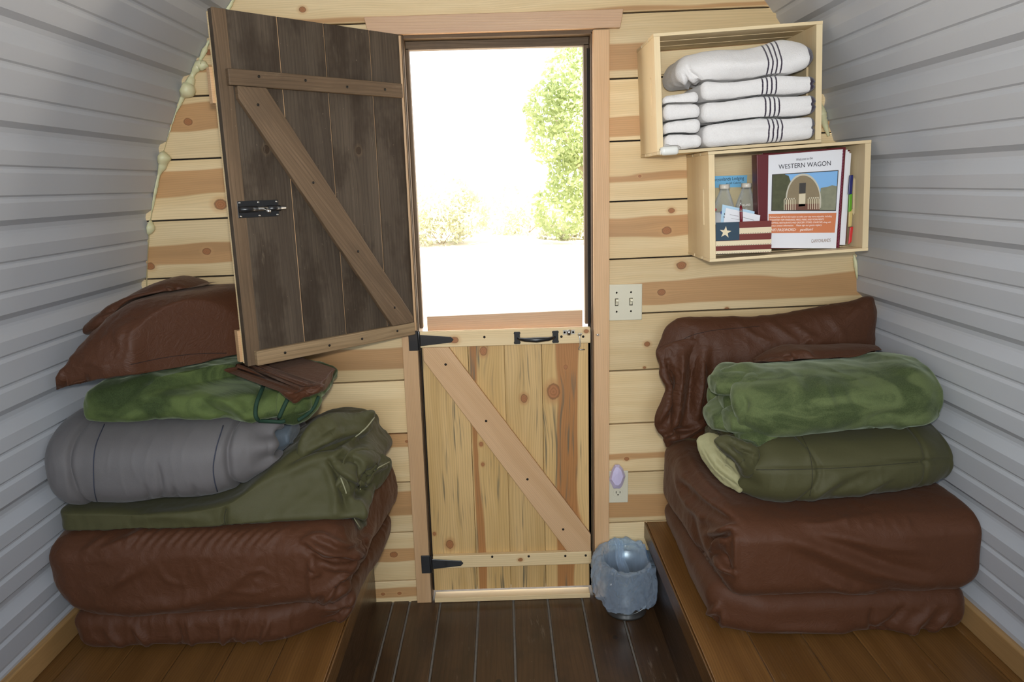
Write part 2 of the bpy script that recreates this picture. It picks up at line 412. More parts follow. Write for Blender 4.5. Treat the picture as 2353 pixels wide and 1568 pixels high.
# ---- wall behind the camera, with a window over the bed
mb = MB()
for i in range(12):
    z0, z1 = i * .19 - .02, i * .19 + .167
    hw = arch(max(z1 - .02, .2)) + .02
    if z0 > 1.03 and z1 < 1.98: mb.box(-hw, -.7, BACK - .02, BACK, z0, z1); mb.box(.7, hw, BACK - .02, BACK, z0, z1)
    else: mb.box(-hw, hw, BACK - .02, BACK, z0, z1)
mb.box(-1.16, -.7, BACK - .04, BACK - .021, 0, 1.9); mb.box(.7, 1.16, BACK - .04, BACK - .021, 0, 1.9); mb.box(-.7, .7, BACK - .04, BACK - .021, 0, 1.09); mb.box(-.75, .75, BACK - .04, BACK - .021, 1.9, 2.3)
tag(mb.build('wall_front', M_pine), 'pine plank wall behind the viewer with a wide window', 'wall', kind='structure')
mb = MB()
mb.box(-.72, .72, BACK - .02, BACK + .02, 1.86, 1.93, 0); mb.box(-.72, .72, BACK - .02, BACK + .02, 1.06, 1.13, 0)
mb.box(-.72, -.66, BACK - .02, BACK + .02, 1.13, 1.86, 0, 'z'); mb.box(.66, .72, BACK - .02, BACK + .02, 1.13, 1.86, 0, 'z')
tag(mb.build('window_1', M_fir), 'pine window frame in the wall behind the viewer', 'window', kind='structure')
# ---- floor boards running front to back
mb = MB(); e = [-.47, -.405, -.3475, -.2435, -.1145, .0025, .1185, .2345, .3560, .470]
for i, (a, b) in enumerate(zip(e[:-1], e[1:])):
    ks = [(random.uniform(-1.2, -.2), (a + b) / 2 + random.uniform(-.03, .03), .008)]
    mb.box(a + .0032, b - .0032, BACK, -.002, -.03, 0, 0, 'y', c0=a, a0=BACK, ks=ks)
mb.box(-.5, .5, BACK, .10, -.05, -.0055, 1)
tag(mb.build('floor', [M_floor, M_dust], bevel=.003), 'dark stained worn plank floor of the aisle', 'floor', kind='structure')
# ---- raised sleeping platforms on either side
def platform(side, label):
    t = empty('sleeping_platform', (side * .79, -1.8, 0), label, 'platform', 'sleeping platforms')
    mb = MB(); edges = [.452, .585, .715, .845, .975, 1.105, 1.148] if side > 0 else [.440, .575, .700, .825, .955, 1.085, 1.148]
    for a, b in zip(edges[:-1], edges[1:]):
        x0, x1 = (a, b) if side > 0 else (-b, -a)
        mb.box(x0 + .0009, x1 - .0009, BACK, -.002, .238, .262, 0, 'y', c0=x0, a0=BACK + random.random(),
               ks=[(random.uniform(-1.1, -.7) , (x0 + x1) / 2 + random.uniform(-.03, .03), .007)])
    mb.build('deck', M_deck, t, bevel=.0022)
    mb = MB(); x0, x1 = (.462, .482) if side > 0 else (-.482, -.462)
    mb.box(x0, x1, BACK, -.002, .001, .237, 0, 'y'); mb.build('riser', M_floor, t)
    mb = MB(); x0, x1 = (.445, .462) if side > 0 else (-.459, -.436)
    if side > 0: mb.box(.446, .4515, BACK, -.002, .205, .2622, 0, 'y')
    else: mb.box(-.4395, -.434, BACK, -.002, .205, .2622, 0, 'y')
    mb.build('nosing', M_deck, t, bevel=.002)
platform(-1, 'raised plank sleeping platform left of the dark aisle floor, holding the grey comforter stack')
platform(1, 'raised plank sleeping platform right of the dark aisle floor, beside the trash pail')
for side, nm in ((-1, 'baseboard_left'), (1, 'baseboard_right')):
    mb = MB(); x0, x1 = (1.129, 1.149) if side > 0 else (-1.149, -1.129)
    mb.box(x0, x1, BACK, -.002, .2625, .322, 0, 'y', c0=0)
    tag(mb.build(nm, M_base, bevel=.003), 'pine board along the %s siding above the platform' % nm.split('_')[1], 'baseboard', kind='structure')
# ---- door casings, header, jambs, threshold
def struct(name, mb, m, label, cat='trim', bevel=.0015): return tag(mb.build(name, m, bevel=bevel), label, cat, kind='structure')
mb = MB(); mb.prism([(-.376, 1.852), (.366, 1.856), (.357, 1.806), (-.365, 1.802)], (0, 0, 0), (1, 0, 0), (0, 0, 1), (0, -1, 0), .021)
struct('trim_1', mb, M_header, 'smooth tan header board above the door opening')
mb = MB(); mb.box(.2785, .3265, -.019, 0, 0, 1.802, 0, 'z', ks=[(.21, .30, .005), (.62, .325, .007)])
struct('trim_2', mb, M_fir, 'pine door casing right of the door')
mb = MB(); mb.box(-.3215, -.2735, -.019, 0, 0, 1.80, 0, 'z', ks=[(.19, -.32, .006), (.75, -.31, .006)])
struct('trim_3', mb, M_fir, 'pine door casing on the hinge side')
mb = MB(); mb.box(-.262, .262, -.022, .02, .001, .017, 0, 'x')
struct('trim_4', mb, M_rail, 'pale threshold strip under the lower door leaf', 'threshold')
mb = MB()
mb.box(.2745, .2825, .001, .12, 0, 1.80, 0, 'z'); mb.box(.258, .2735, .045, .075, .93, 1.775, 0, 'z')
mb.box(-.2732, -.2705, -.0192, .12, 0, 1.80, 0, 'z'); mb.box(-.270, -.2605, .045, .075, .93, 1.775, 0, 'z')
mb.box(-.2775, .2825, .001, .12, 1.795, 1.838, 0, 'x'); mb.box(-.270, .2735, .045, .075, 1.771, 1.7945, 0, 'x')
struct('trim_5', mb, M_darkrail, 'dark weathered jambs and stop lining the door opening', 'door frame', .001)
mb = MB(); mb.box(.2655, .2735, .0265, .036, .02, 1.76, 0, 'z'); mb.box(.2615, .2735, .0265, .036, .02, .91, 0, 'z'); mb.box(-.2700, -.2610, .0265, .036, .02, .91, 0, 'z')  # lower strips added behind both gaps to block daylight leaking in
struct('trim_6', mb, M_gap, 'black weather strip and added daylight-blocking strips in the door gaps', 'weather strip', 0)

# ---- lower leaf of the Dutch door (closed)
d = empty('door_1', (0, .012, .03), 'closed lower door leaf of blue-streaked pine with a diagonal brace', 'door', kind='structure')
mb = MB(); xs_ = [-.264, -.118, -.0035, .115, .2635]
cols = [((9, 0, 0), [(.20, -.205, .012), (.24, -.255, .005)]), ((-.094, .016, 1), [(.86, -.07, .011), (.55, -.088, .006), (.48, -.085, .005)]),
        ((9, 0, 0), [(.70, .055, .0105)]), ((.19, .033, 1), [(.72, .150, .020), (.80, .19, .006), (.27, .218, .013)])]
for i, (a, b) in enumerate(zip(xs_[:-1], xs_[1:])):
    hb, ks = cols[i]
    mb.box(a + .0006, b - .0006, .004, .024, .032, .915, 0, 'z', heart=hb, ks=ks, a0=.032, c0=a, brd=(.62, .9, .45, .8)[i])
mb.box(-.262, .262, .0225, .0245, .034, .913, 0, 'z')
mb.build('board_panel', M_lower, d, bevel=.0018)
mb = MB(); mb.box(-.266, .268, -.014, .0038, .880, .930, 0, 'x', ks=[(-.158, .902, .010), (.255, .918, .006)], a0=-.266, c0=.880); mb.build('top_rail', M_rail, d, bevel=.002)
mb = MB(); mb.box(-.262, .268, -.014, .0038, .122, .167, 0, 'x', ks=[(.03, .145, .006)], a0=-.262, c0=.122); mb.build('bottom_rail', M_rail, d, bevel=.002)
mb = MB(); A, B = np.array([-.258, .880]), np.array([.263, .168]); u = (B - A) / np.linalg.norm(B - A)
mb.prism([(-.258, .8795), (-.178, .8795), (.266, .228), (.266, .1675), (.188, .1675), (-.258, .838)], (0, .0038, 0), (1, 0, 0), (0, 0, 1), (0, -1, 0), .017, brd=.7)
for i, a in enumerate(mb.at):                             # grain follows the brace
    p = np.array([a[0][0], a[0][1]]); mb.at[i] = ((float(p @ u), float(p @ np.array([-u[1], u[0]])), 0.0), a[1], a[2], a[3])
mb.build('diagonal_brace', M_fir, d, bevel=.0015)
mb = MB(); mb.prism([(-.245, .925), (.248, .925), (.248, .978), (-.245, .971)], (0, .027, 0), (1, 0, 0), (0, 0, 1), (0, 1, 0), .018, brd=.6)
mb.build('ledge_strip', M_header, d, bevel=.001)
for u_, v_, y in ((1113, 775, -.0142), (1290, 774, -.0142), (1340, 774, -.0142), (1024, 838, -.0134), (1117, 968, -.0134), (1212, 1102, -.0134),
                  (1294, 1217, -.0134), (1131, 1280, -.0142), (1215, 1279, -.0142), (1299, 1278, -.0142), (1346, 1277, -.0142)):
    p = at(u_, v_, y); MB().lathe([(.0001, -.001), (.0042, -.001), (.0038, .0012), (.0001, .0016)], p, 12, axis='y').build('screw', M_screw, d)
def hinge(zc, yl, parent):
    h = MB(); h.box(-.300, -.2705, yl - .0035, yl, zc - .032, zc + .032); h.tube([(-.268, yl - .003, zc - .03), (-.268, yl - .003, zc + .03)], .0042, 10)
    o = h.build('hinge', M_black, parent, bevel=.001)
    h = MB(); h.prism([(-.264, zc + .018), (-.264, zc - .018), (-.168, zc - .009), (-.160, zc), (-.168, zc + .009)], (0, yl, 0), (1, 0, 0), (0, 0, 1), (0, -1, 0), .003)
    h.build('strap', M_black, o, bevel=.001)
    for x, z in ((-.286, .02), (-.286, -.02), (-.248, .006), (-.225, -.004), (-.172, .0)):
        MB().lathe([(.0001, -.0032), (.0034, -.003), (.003, -.0042), (.0001, -.0046)][::-1], (x, yl, zc + z), 10, axis='y').build('hinge_screw', M_screw, o)
hinge(.905, -.0195, d); hinge(.143, -.0195, d)
# pull handle
hp = MB()
for x in (.038, .158):
    hp.prism([(x - .011, .888), (x - .0085, .884), (x + .0085, .884), (x + .011, .888), (x + .009, .893), (x + .009, .915), (x + .011, .919), (x + .0085, .923), (x - .0085, .923), (x - .011, .919), (x - .009, .915), (x - .009, .893)],
             (0, -.0141, 0), (1, 0, 0), (0, 0, 1), (0, -1, 0), .004)
ho = hp.build('handle', M_black, d, bevel=.001)
hp = MB(); hp.tube([(.042, -.017, .902), (.047, -.030, .902), (.062, -.040, .9015), (.098, -.043, .901), (.134, -.040, .902), (.149, -.030, .903), (.154, -.017, .903)],
                   [.0045, .005, .0062, .0082, .0062, .005, .0045], 12)
hp.build('grip', M_black, ho)
# bolt keeper and hook
hp = MB(); hp.box(.182, .2185, -.0152, -.0141, .910, .9235); hp.tube([(.1945, -.0152, .9235), (.1945, -.0215, .9200)], .001, 6)
hp.lathe([(.0062, -.008), (.0068, .008)], (.2005, -.0175, .9165), 16)
ko = hp.build('bolt_keeper', M_steel, d)
for x in (.187, .2135): MB().lathe([(.0001, -.0024), (.0028, -.0018), (.0032, 0)], (x, -.0152, .9165), 10, axis='y').build('keeper_screw', M_steel, ko)
hp = MB(); R_ = [(.2335 + .0045 * math.cos(t), -.019, .9085 + .0045 * math.sin(t)) for t in np.linspace(-1.2, 4.6, 14)]
hp.tube(R_ + [(.2335, -.020, .899), (.2345, -.021, .885), (.2345, -.021, .872), (.230, -.021, .866), (.230, -.021, .8625), (.236, -.021, .861), (.249, -.022, .8615)], .0015, 8)
hp.tube([(.2335, -.014, .907), (.2345, -.024, .909), (.240, -.027, .914)], .0018, 8)
hp.build('hook', M_steel, d)

# ---- upper leaf, swung into the room: weathered outer face towards us
hx, hy, fx, fy = -.2665, -.006, -.672, -.398
L = math.hypot(fx - hx, fy - hy); ea = np.array([(fx - hx) / L, (fy - hy) / L, 0]); ez = np.array([0, 0, 1.]); en = np.array([-ea[1], ea[0], 0])
if en[1] > 0: en = -en                                       # face normal towards the camera
O2 = np.array([hx, hy, 0])
d = empty('door_2', (hx, hy, .93), 'open upper door leaf of dark weathered boards with a slide bolt', 'door', kind='structure')
def onface(u_, v_, lift=0.0):
    r = ray(u_, v_); p0 = O2 + en * lift; t = (p0 - CAMP) @ en / (r @ en); q = CAMP + r * t - O2
    return q @ ea, q[2]
ZB, ZT = .928, 1.803
mb = MB(); cut = [0, .118, .262, .395, L]
for i, (a, b) in enumerate(zip(cut[:-1], cut[1:])):
    mb.board(O2 + ea * (a + .0014) + ez * ZB, ez, ea, -en, ZT - ZB, b - a - .0028, .022, a0=ZB, c0=a, brd=random.random(),
             ks=[(.55 + ZB, a + .06, .008)] if i in (1, 3) else [])
for a in cut[1:-1]: mb.board(O2 + ea * (a - .004) + ez * (ZB + .001) - en * .0035, ez, ea, -en, ZT - ZB - .002, .008, .004, 1)
mb.build('board_panel', [M_dark, M_fir], d, bevel=.0014)
mb = MB(); mb.board(O2 + ea * .03 + ez * (ZB + .004) - en * .0222, ea, ez, -en, L - .034, ZT - ZB - .008, .012); mb.build('inner_lining', M_pine, d)
mb = MB()
for z in (1.588, .934): mb.board(O2 + ea * .035 + ez * z - en * .0345, ea, ez, -en, L - .032, .085, .018)
mb.build('inner_batten', M_fir, d, bevel=.001)
# edge moulding on the latch side
mb = MB(); mb.board(O2 + ea * (L - .036) + ez * ZB, ez, ea, en, ZT - ZB, .036, .0022); mb.build('edge_strip', M_darkrail, d, bevel=.001)
def rail(name, q, m, lift=.019, **kw):
    P = [onface(*p, lift) for p in q]
    xs2 = [p[0] for p in P]; zs2 = [p[1] for p in P]
    mb = MB(); mb.board(O2 + ea * min(xs2) + ez * ((zs2[2] + zs2[3]) / 2) + en * .0003, ea, ez, en, max(xs2) - min(xs2), (zs2[0] + zs2[1]) / 2 - (zs2[2] + zs2[3]) / 2, lift, **kw)
    return mb.build(name, m, d, bevel=.0025)
P1 = [(535, 155), (922, 193), (922, 227), (530, 190)]
a_, b_ = onface(925, 194, .019)[0], onface(525, 172, .019)[0]
zt_ = (onface(922, 193, .019)[1] + onface(535, 156, .019)[1]) / 2; zb_ = (onface(922, 228, .019)[1] + onface(530, 191, .019)[1]) / 2
mb = MB(); mb.board(O2 + ea * a_ + ez * zb_ + en * .0024, ea, ez, en, b_ - a_, zt_ - zb_, .017, brd=.35); mb.build('top_rail', M_darkrail, d, bevel=.0025)
RB = (zb_, zt_)
zt2 = (onface(952, 742, .019)[1] + onface(598, 806, .019)[1]) / 2; zb2 = ZB + .0005
b2 = onface(592, 825, .019)[0]
mb = MB(); mb.board(O2 + ea * .030 + ez * zb2 + en * .0024, ea, ez, en, b2 - .029, zt2 - zb2, .017, brd=.6); mb.build('bottom_rail', M_grey, d, bevel=.0025)
q1, q2 = onface(545, 193, .019), onface(612, 200, .019); q3, q4 = onface(950, 742, .019), onface(903, 748, .019)
poly = [(q1[0], RB[0] - .0006), (q2[0], RB[0] - .0006), (max(q3[0], .003), zt2 + .02), (max(q3[0], .003), zt2 + .0006), (q4[0], zt2 + .0006), (q1[0], RB[0] - .03)]
mb = MB(); mb.prism(poly, O2 + en * .0024, ea, ez, en, .017, brd=.8)
u = np.array([q3[0] - q1[0], q3[1] - q1[1]]); u /= np.linalg.norm(u)
for i, a in enumerate(mb.at):
    p = np.array([a[0][0], a[0][1]]); mb.at[i] = ((float(p @ u), float(p @ np.array([-u[1], u[0]])), 0.0), a[1], a[2], a[3])
mb.build('diagonal_brace', M_darkrail, d, bevel=.002)
def stud(u_, v_, name='screw', m=M_screw, r=.0036):
    a, z = onface(u_, v_, .0195); c = O2 + ea * a + ez * z + en * .0192; V = []
    MB().tube([c, c + en * .0012], r, 10, 0).build(name, m, d)
for p in ((595, 176), (702, 185), (798, 200), (885, 206), (593, 241), (720, 420), (823, 578), (907, 707), (655, 811), (757, 794), (832, 779), (913, 761)): stud(*p)
# slide bolt
a0_, z0_ = onface(641, 478, .003); a1_, _ = onface(546, 478, .003); h_ = .021
sb = MB(); sb.board(O2 + ea * a0_ + ez * (z0_ - h_) + en * .0003, ea, ez, en, a1_ - a0_, 2 * h_, .0022)
so = sb.build('slide_bolt', M_black, d, bevel=.0006)
c = lambda a, dz=0.0, l=.010: O2 + ea * a + ez * (z0_ + dz) + en * l
sb = MB(); sb.tube([c(a1_ - .002), c(a1_ - .048)], .0078, 14); sb.tube([c(a0_ + .034), c(a0_ + .001)], .0078, 14); sb.build('barrel', M_black, so)
sb = MB(); sb.tube([c(a1_ - .004), c(a0_ - .014)], .0052, 14); sb.tube([c(a0_ + .045, 0, .013), c(a0_ + .040, -.008, .030)], [.0036, .0046], 10); sb.build('bolt', M_steel, so)
for k in range(3):
    for s_ in (-1, 1):
        p = c(a0_ + .006 + (a1_ - a0_ - .012) * k / 2, s_ * .0165, .0024); MB().tube([p, p + en * .0014], .0028, 10).build('bolt_screw', M_steel, so)
p = at(617, 838, -.33); MB().tube([p + np.array([0, .01, .012]), p + np.array([0, .01, .003])], .003, 8).build('drop_pin', M_steel, d)

# ---- expanding foam squeezed out of the siding seam
def foam(name, pts, label):
    """one bead along the seam: (u, v, radius) measured on the photograph"""
    rr = random.Random(3); P = []; R = []
    for (u0, v0, r0), (u1, v1, r1) in zip(pts[:-1], pts[1:]):
        a, b = at(u0, v0, -.004), at(u1, v1, -.004); n = max(2, int(np.linalg.norm(b - a) / .004))
        for i in range(n):
            k = i / n; k = k * k * (3 - 2 * k); r0_, r1_ = (q * (1.4 if q > .0095 else 1) for q in (r0, r1)); r = r0_ + (r1_ - r0_) * k; P.append(a + (b - a) * (i / n) + np.array([rr.uniform(-.001, .001) - math.copysign(r * .55, a[0]), -r * .4, 0])); R.append(r * rr.uniform(.92, 1.08))
    mb = MB().tube(P, R, 14)
    for i, p in enumerate(mb.v):
        l = float(np.interp(p[2], zs, xs)) - .0012; mb.v[i] = (max(-l, min(l, p[0])), min(p[1], -.0015), p[2])
    tag(mb.build(name, M_foam), label, 'foam')
foam('foam_sealant', [(536, -6, .006), (506, 48, .007), (486, 84, .003), (474, 104, .004), (466, 120, .008), (458, 140, .004), (463, 152, .011), (452, 150, .010), (440, 172, .007), (432, 190, .010), (420, 208, .019), (416, 224, .008), (400, 266, .0025), (374, 345, .0025), (366, 362, .017), (369, 380, .010), (362, 402, .006), (352, 446, .007), (343, 500, .004),
                      (336, 524, .013), (334, 545, .004), (331, 600, .003), (330, 660, .005), (331, 700, .004)], 'cream spray foam squeezed along the left siding seam')
foam('foam_sealant', [(1889, 235, .005), (1891, 262, .012), (1899, 290, .008), (1906, 316, .004)], 'cream spray foam in the right siding seam, beside the upper crate')
foam('foam_sealant', [(1963, 585, .003), (1969, 606, .008), (1974, 645, .005)], 'cream spray foam in the right siding seam, just below the lower crate')
# ================================================================== SOFT GOODS
_pr = np.random.default_rng(11); _perm = _pr.permutation(256); _perm = np.r_[_perm, _perm, _perm]
_gr = _pr.normal(size=(256, 3)); _gr /= np.linalg.norm(_gr, axis=1)[:, None]
def perlin(P):
    I = np.floor(P).astype(int); Fp = P - I; I &= 255; U = Fp * Fp * Fp * (Fp * (Fp * 6 - 15) + 10); out = 0
    for dx in (0, 1):
        for dy in (0, 1):
            for dz in (0, 1):
                h = _perm[_perm[_perm[(I[:, 0] + dx) & 255] + ((I[:, 1] + dy) & 255)] + ((I[:, 2] + dz) & 255)]
                g = (_gr[h] * (Fp - np.array([dx, dy, dz]))).sum(1)
                wx = U[:, 0] if dx else 1 - U[:, 0]; wy = U[:, 1] if dy else 1 - U[:, 1]; wz = U[:, 2] if dz else 1 - U[:, 2]
                out = out + g * wx * wy * wz
    return out
def fbm(P, o=3):
    a, s = 0, 1.0
    for i in range(o): a = a + perlin(P * 2 ** i + i * 17.3) * s; s *= .5
    return a
def ridge(P, o=2): return 1 - np.minimum(1, np.abs(fbm(P, o)) * 2.6)
def sm(x, a, b): t = np.clip((x - a) / (b - a), 0, 1); return t * t * (3 - 2 * t)
def interp(x, pts):
    """smooth 1-D interpolation through (x, y) points"""
    xp = np.array([p[0] for p in pts], float); yp = np.array([p[1] for p in pts], float)
    m = np.gradient(yp, xp); i = np.clip(np.searchsorted(xp, x) - 1, 0, len(xp) - 2)
    h = xp[i + 1] - xp[i]; t = np.clip((x - xp[i]) / h, 0, 1)
    return (2 * t ** 3 - 3 * t ** 2 + 1) * yp[i] + (t ** 3 - 2 * t ** 2 + t) * h * m[i] + (-2 * t ** 3 + 3 * t ** 2) * yp[i + 1] + (t ** 3 - t ** 2) * h * m[i + 1]

DONE = []
class Soft:
    def __init__(s, V, F): s.V = np.array(V, float); s.F = F
    def normals(s):
        V = s.V; N = np.zeros_like(V)
        Q = np.array([f if len(f) == 4 else (f[0], f[1], f[2], f[2]) for f in s.F])
        fn = np.cross(V[Q[:, 2]] - V[Q[:, 0]], V[Q[:, 3]] - V[Q[:, 1]])
        tri = Q[:, 2] == Q[:, 3]
        if tri.any(): fn[tri] = np.cross(V[Q[tri, 1]] - V[Q[tri, 0]], V[Q[tri, 2]] - V[Q[tri, 0]])
        for k in range(4): np.add.at(N, Q[:, k], fn)
        return N / (np.linalg.norm(N, axis=1)[:, None] + 1e-12)
    def push(s, amt): s.V = s.V + s.normals() * amt[:, None]; return s
    def wrinkle(s, freq, amp, o=3, power=1.0, ridged=False, mask=None):
        P = s.V * np.array(freq)
        a = (ridge(P, o) ** power * .42 if ridged else fbm(P, o) * .8) * amp
        return s.push(a if mask is None else a * mask)
    def creases(s, strokes):
        """folds laid along lines measured on the photograph: (points, width px, height m)"""
        for rep in strokes:
            pts, wpx, amp = rep[:3]
            pts = np.array(pts, float)
            if len(pts) > 2:                                  # smooth the line
                tt = np.r_[0, np.cumsum(np.linalg.norm(np.diff(pts, axis=0), axis=1))]; q = np.linspace(0, tt[-1], 6 * len(pts))
                pts = np.stack([interp(q, list(zip(tt, pts[:, 0]))), interp(q, list(zip(tt, pts[:, 1])))], 1)
            N = s.normals(); face = np.einsum('ij,ij->i', N, CAMP - s.V) > -.02
            U = seen(s.V); lo, hi = pts.min(0) - 3 * wpx, pts.max(0) + 3 * wpx
            idx = np.where(face & (U >= lo).all(1) & (U <= hi).all(1))[0]
            if not len(idx): continue
            u = U[idx]; best = np.full(len(idx), 1e9); bt = np.zeros(len(idx)); sg = np.zeros(len(idx)); n = len(pts) - 1
            for i in range(n):
                a, b = pts[i], pts[i + 1]; ab = b - a; t = np.clip(((u - a) @ ab) / (ab @ ab + 1e-9), 0, 1)
                dv = u - (a + t[:, None] * ab); dd = np.linalg.norm(dv, axis=1); k = dd < best
                best[k] = dd[k]; bt[k] = (i + t[k]) / n; sg[k] = np.sign(ab[0] * dv[k, 1] - ab[1] * dv[k, 0])
            x = best * sg / wpx; tap = np.sqrt(np.clip(np.sin(np.pi * np.clip(bt, .02, .98)), 0, 1))
            if len(rep) > 3: prof = np.exp(-(x ** 2)) - .75 * np.exp(-((x - rep[3] * 1.3) ** 2))
            else: prof = np.exp(-(x ** 2))
            s.V[idx] += N[idx] * (1.35 * amp * prof * tap)[:, None]
        return s
    up = True; zlo = .885; zmax = 9.0
    def limits(s):
        V = s.V; d = (V - O2) @ en; a = (V - O2) @ ea                    # stay behind the open door leaf, inside the shell
        k = sm(V[:, 2], s.zlo, .917) * sm(a, -.10, .0) * sm(a, L + .30, L + .01)
        V -= en * (np.maximum(0, d + .062) * k * (d < .25))[:, None]
        V[:, 1] = np.minimum(V[:, 1], -.006); V[:, 2] = np.clip(V[:, 2], .2632, s.zmax)
        lim = np.interp(V[:, 2], zs, xs) - .003; lim = np.where(V[:, 2] < .328, np.minimum(lim, 1.1265), lim); V[:, 0] = np.clip(V[:, 0], -lim, lim)
    def settle(s, parent, shell=True):
        """let the cloth rest on what already lies there instead of sinking into it"""
        V = s.V; D1 = Vector((.13, -.9, .41)).normalized()
        for it in range(5):
            if shell: s.limits(); V = s.V
            lo, hi = V.min(0) - .01, V.max(0) + .01
            for (par, T, a0, a1) in DONE:
                if par == parent.name or (a0 > hi).any() or (a1 < lo).any(): continue
                for i in np.where((V > a0 - .004).all(1) & (V < a1 + .004).all(1))[0]:
                    h = T.find_nearest(Vector(V[i]), .16)
                    if h[0] is None: continue
                    l, n_, dist = np.array(h[0]), np.array(h[1]), h[3]; sd = (V[i] - l) @ n_
                    if sd > .0045: continue
                    inside = sd < 0
                    if inside and dist > .002:                         # really inside, or only past an edge?
                        o = Vector(V[i]); c = 0
                        for _ in range(12):
                            r = T.ray_cast(o, D1)
                            if r[0] is None: break
                            c += 1; o = r[0] + D1 * 1e-5
                        inside = c % 2 == 1
                        if not inside:
                            if dist < .0045: V[i] = l + (V[i] - l) / dist * .0055
                            continue
                    if inside and s.up and dist > .002:
                        o = Vector(V[i]); top = None
                        for _ in range(6):
                            r = T.ray_cast(o, Vector((0, 0, 1)))
                            if r[0] is None: break
                            top = r[0].z; o = r[0] + Vector((0, 0, 1e-5))
                            if r[1].z > 0: break
                        if top is not None and top - V[i][2] < max(.065, dist * 2.2): V[i][2] = top + .006; continue
                    V[i] = l + n_ * .006
        s.V = V
        if shell: s.limits()
    def relax(s, mask, n=4):
        E = np.array([(f[i], f[(i + 1) % len(f)]) for f in s.F for i in range(len(f))]); k = np.zeros(len(s.V)); np.add.at(k, E[:, 0], 1); m = mask.astype(float)
        for _ in range(2): q = np.zeros(len(m)); np.maximum.at(q, E[:, 0], m[E[:, 1]] * .6); m = np.maximum(m, q)
        for _ in range(n):
            A = np.zeros_like(s.V); np.add.at(A, E[:, 0], s.V[E[:, 1]]); A /= np.maximum(k, 1)[:, None]; s.V += (A - s.V) * (m * .7)[:, None]
    def build(s, name, mat, parent=None, sub=0):
        if parent is not None:
            V0 = s.V.copy(); sh = parent.name.split('.')[0] not in ('bath_towel', 'washcloth', 'sensor'); s.settle(parent, sh); mv = np.linalg.norm(s.V - V0, axis=1) > .002
            if mv.any(): s.relax(mv); s.settle(parent, sh)
            s.settle(parent, parent.name.split('.')[0] not in ('bath_towel', 'washcloth', 'sensor')); DONE.append((parent.name, s.tree(), s.V.min(0), s.V.max(0)))
        me = bpy.data.meshes.new(name); org = np.array(absloc(parent)) if parent is not None else s.V.mean(0) * 0
        me.from_pydata((s.V - org).tolist(), [], s.F); me.polygons.foreach_set('use_smooth', [True] * len(s.F)); me.update()
        for m in (mat if isinstance(mat, list) else [mat]): me.materials.append(m)
        o = bpy.data.objects.new(name, me); COL.objects.link(o); place(o, org, parent); s.o = o
        return o
    def tree(s): return BVHTree.FromPolygons([tuple(v) for v in s.V], s.F)
    def lay(s, px, lift=.002, step=4):
        """points lying on this surface below a line measured on the photograph"""
        T = s.tree(); out = []; px = np.array(px, float)
        tt = np.r_[0, np.cumsum(np.linalg.norm(np.diff(px, axis=0), axis=1))]; q = np.linspace(0, tt[-1], max(3, int(tt[-1] / step)))
        if len(px) > 2: X = np.stack([interp(q, list(zip(tt, px[:, 0]))), interp(q, list(zip(tt, px[:, 1])))], 1)
        else: X = np.stack([np.interp(q, tt, px[:, 0]), np.interp(q, tt, px[:, 1])], 1)
        for u, v in X:
            r = ray(u, v); r = r / np.linalg.norm(r); h = T.ray_cast(Vector(CAMP), Vector(r))
            if h[0] is not None: out.append(np.array(h[0]) - r * lift)
        return out
def rbox(x0, x1, y0, y1, z0, z1, r, res=.006):
    c = np.array([(x0 + x1) / 2, (y0 + y1) / 2, (z0 + z1) / 2]); h = np.array([(x1 - x0) / 2, (y1 - y0) / 2, (z1 - z0) / 2])
    r = min(r, h.min() * .999); key = {}; V = []; F = []
    n = np.maximum(2, np.round(2 * h / res).astype(int))
    def vid(i, j, k):
        q = (i, j, k)
        if q not in key: key[q] = len(V); V.append(q)
        return key[q]
    for ax in range(3):
        a, b = [(1, 2), (2, 0), (0, 1)][ax]
        for sd in (0, n[ax]):
            for i in range(n[a]):
                for j in range(n[b]):
                    q = []
                    for (di, dj) in ((0, 0), (1, 0), (1, 1), (0, 1)):
                        t = [0, 0, 0]; t[ax] = sd; t[a] = i + di; t[b] = j + dj; q.append(vid(*t))
                    F.append(tuple(q) if sd else tuple(q[::-1]))
    P = (np.array(V) / n * 2 - 1) * h; inner = np.clip(P, -(h - r), h - r); dv = P - inner
    ln = np.linalg.norm(dv, axis=1)[:, None]; P = inner + dv / np.maximum(ln, 1e-9) * r
    return Soft(P + c, F)
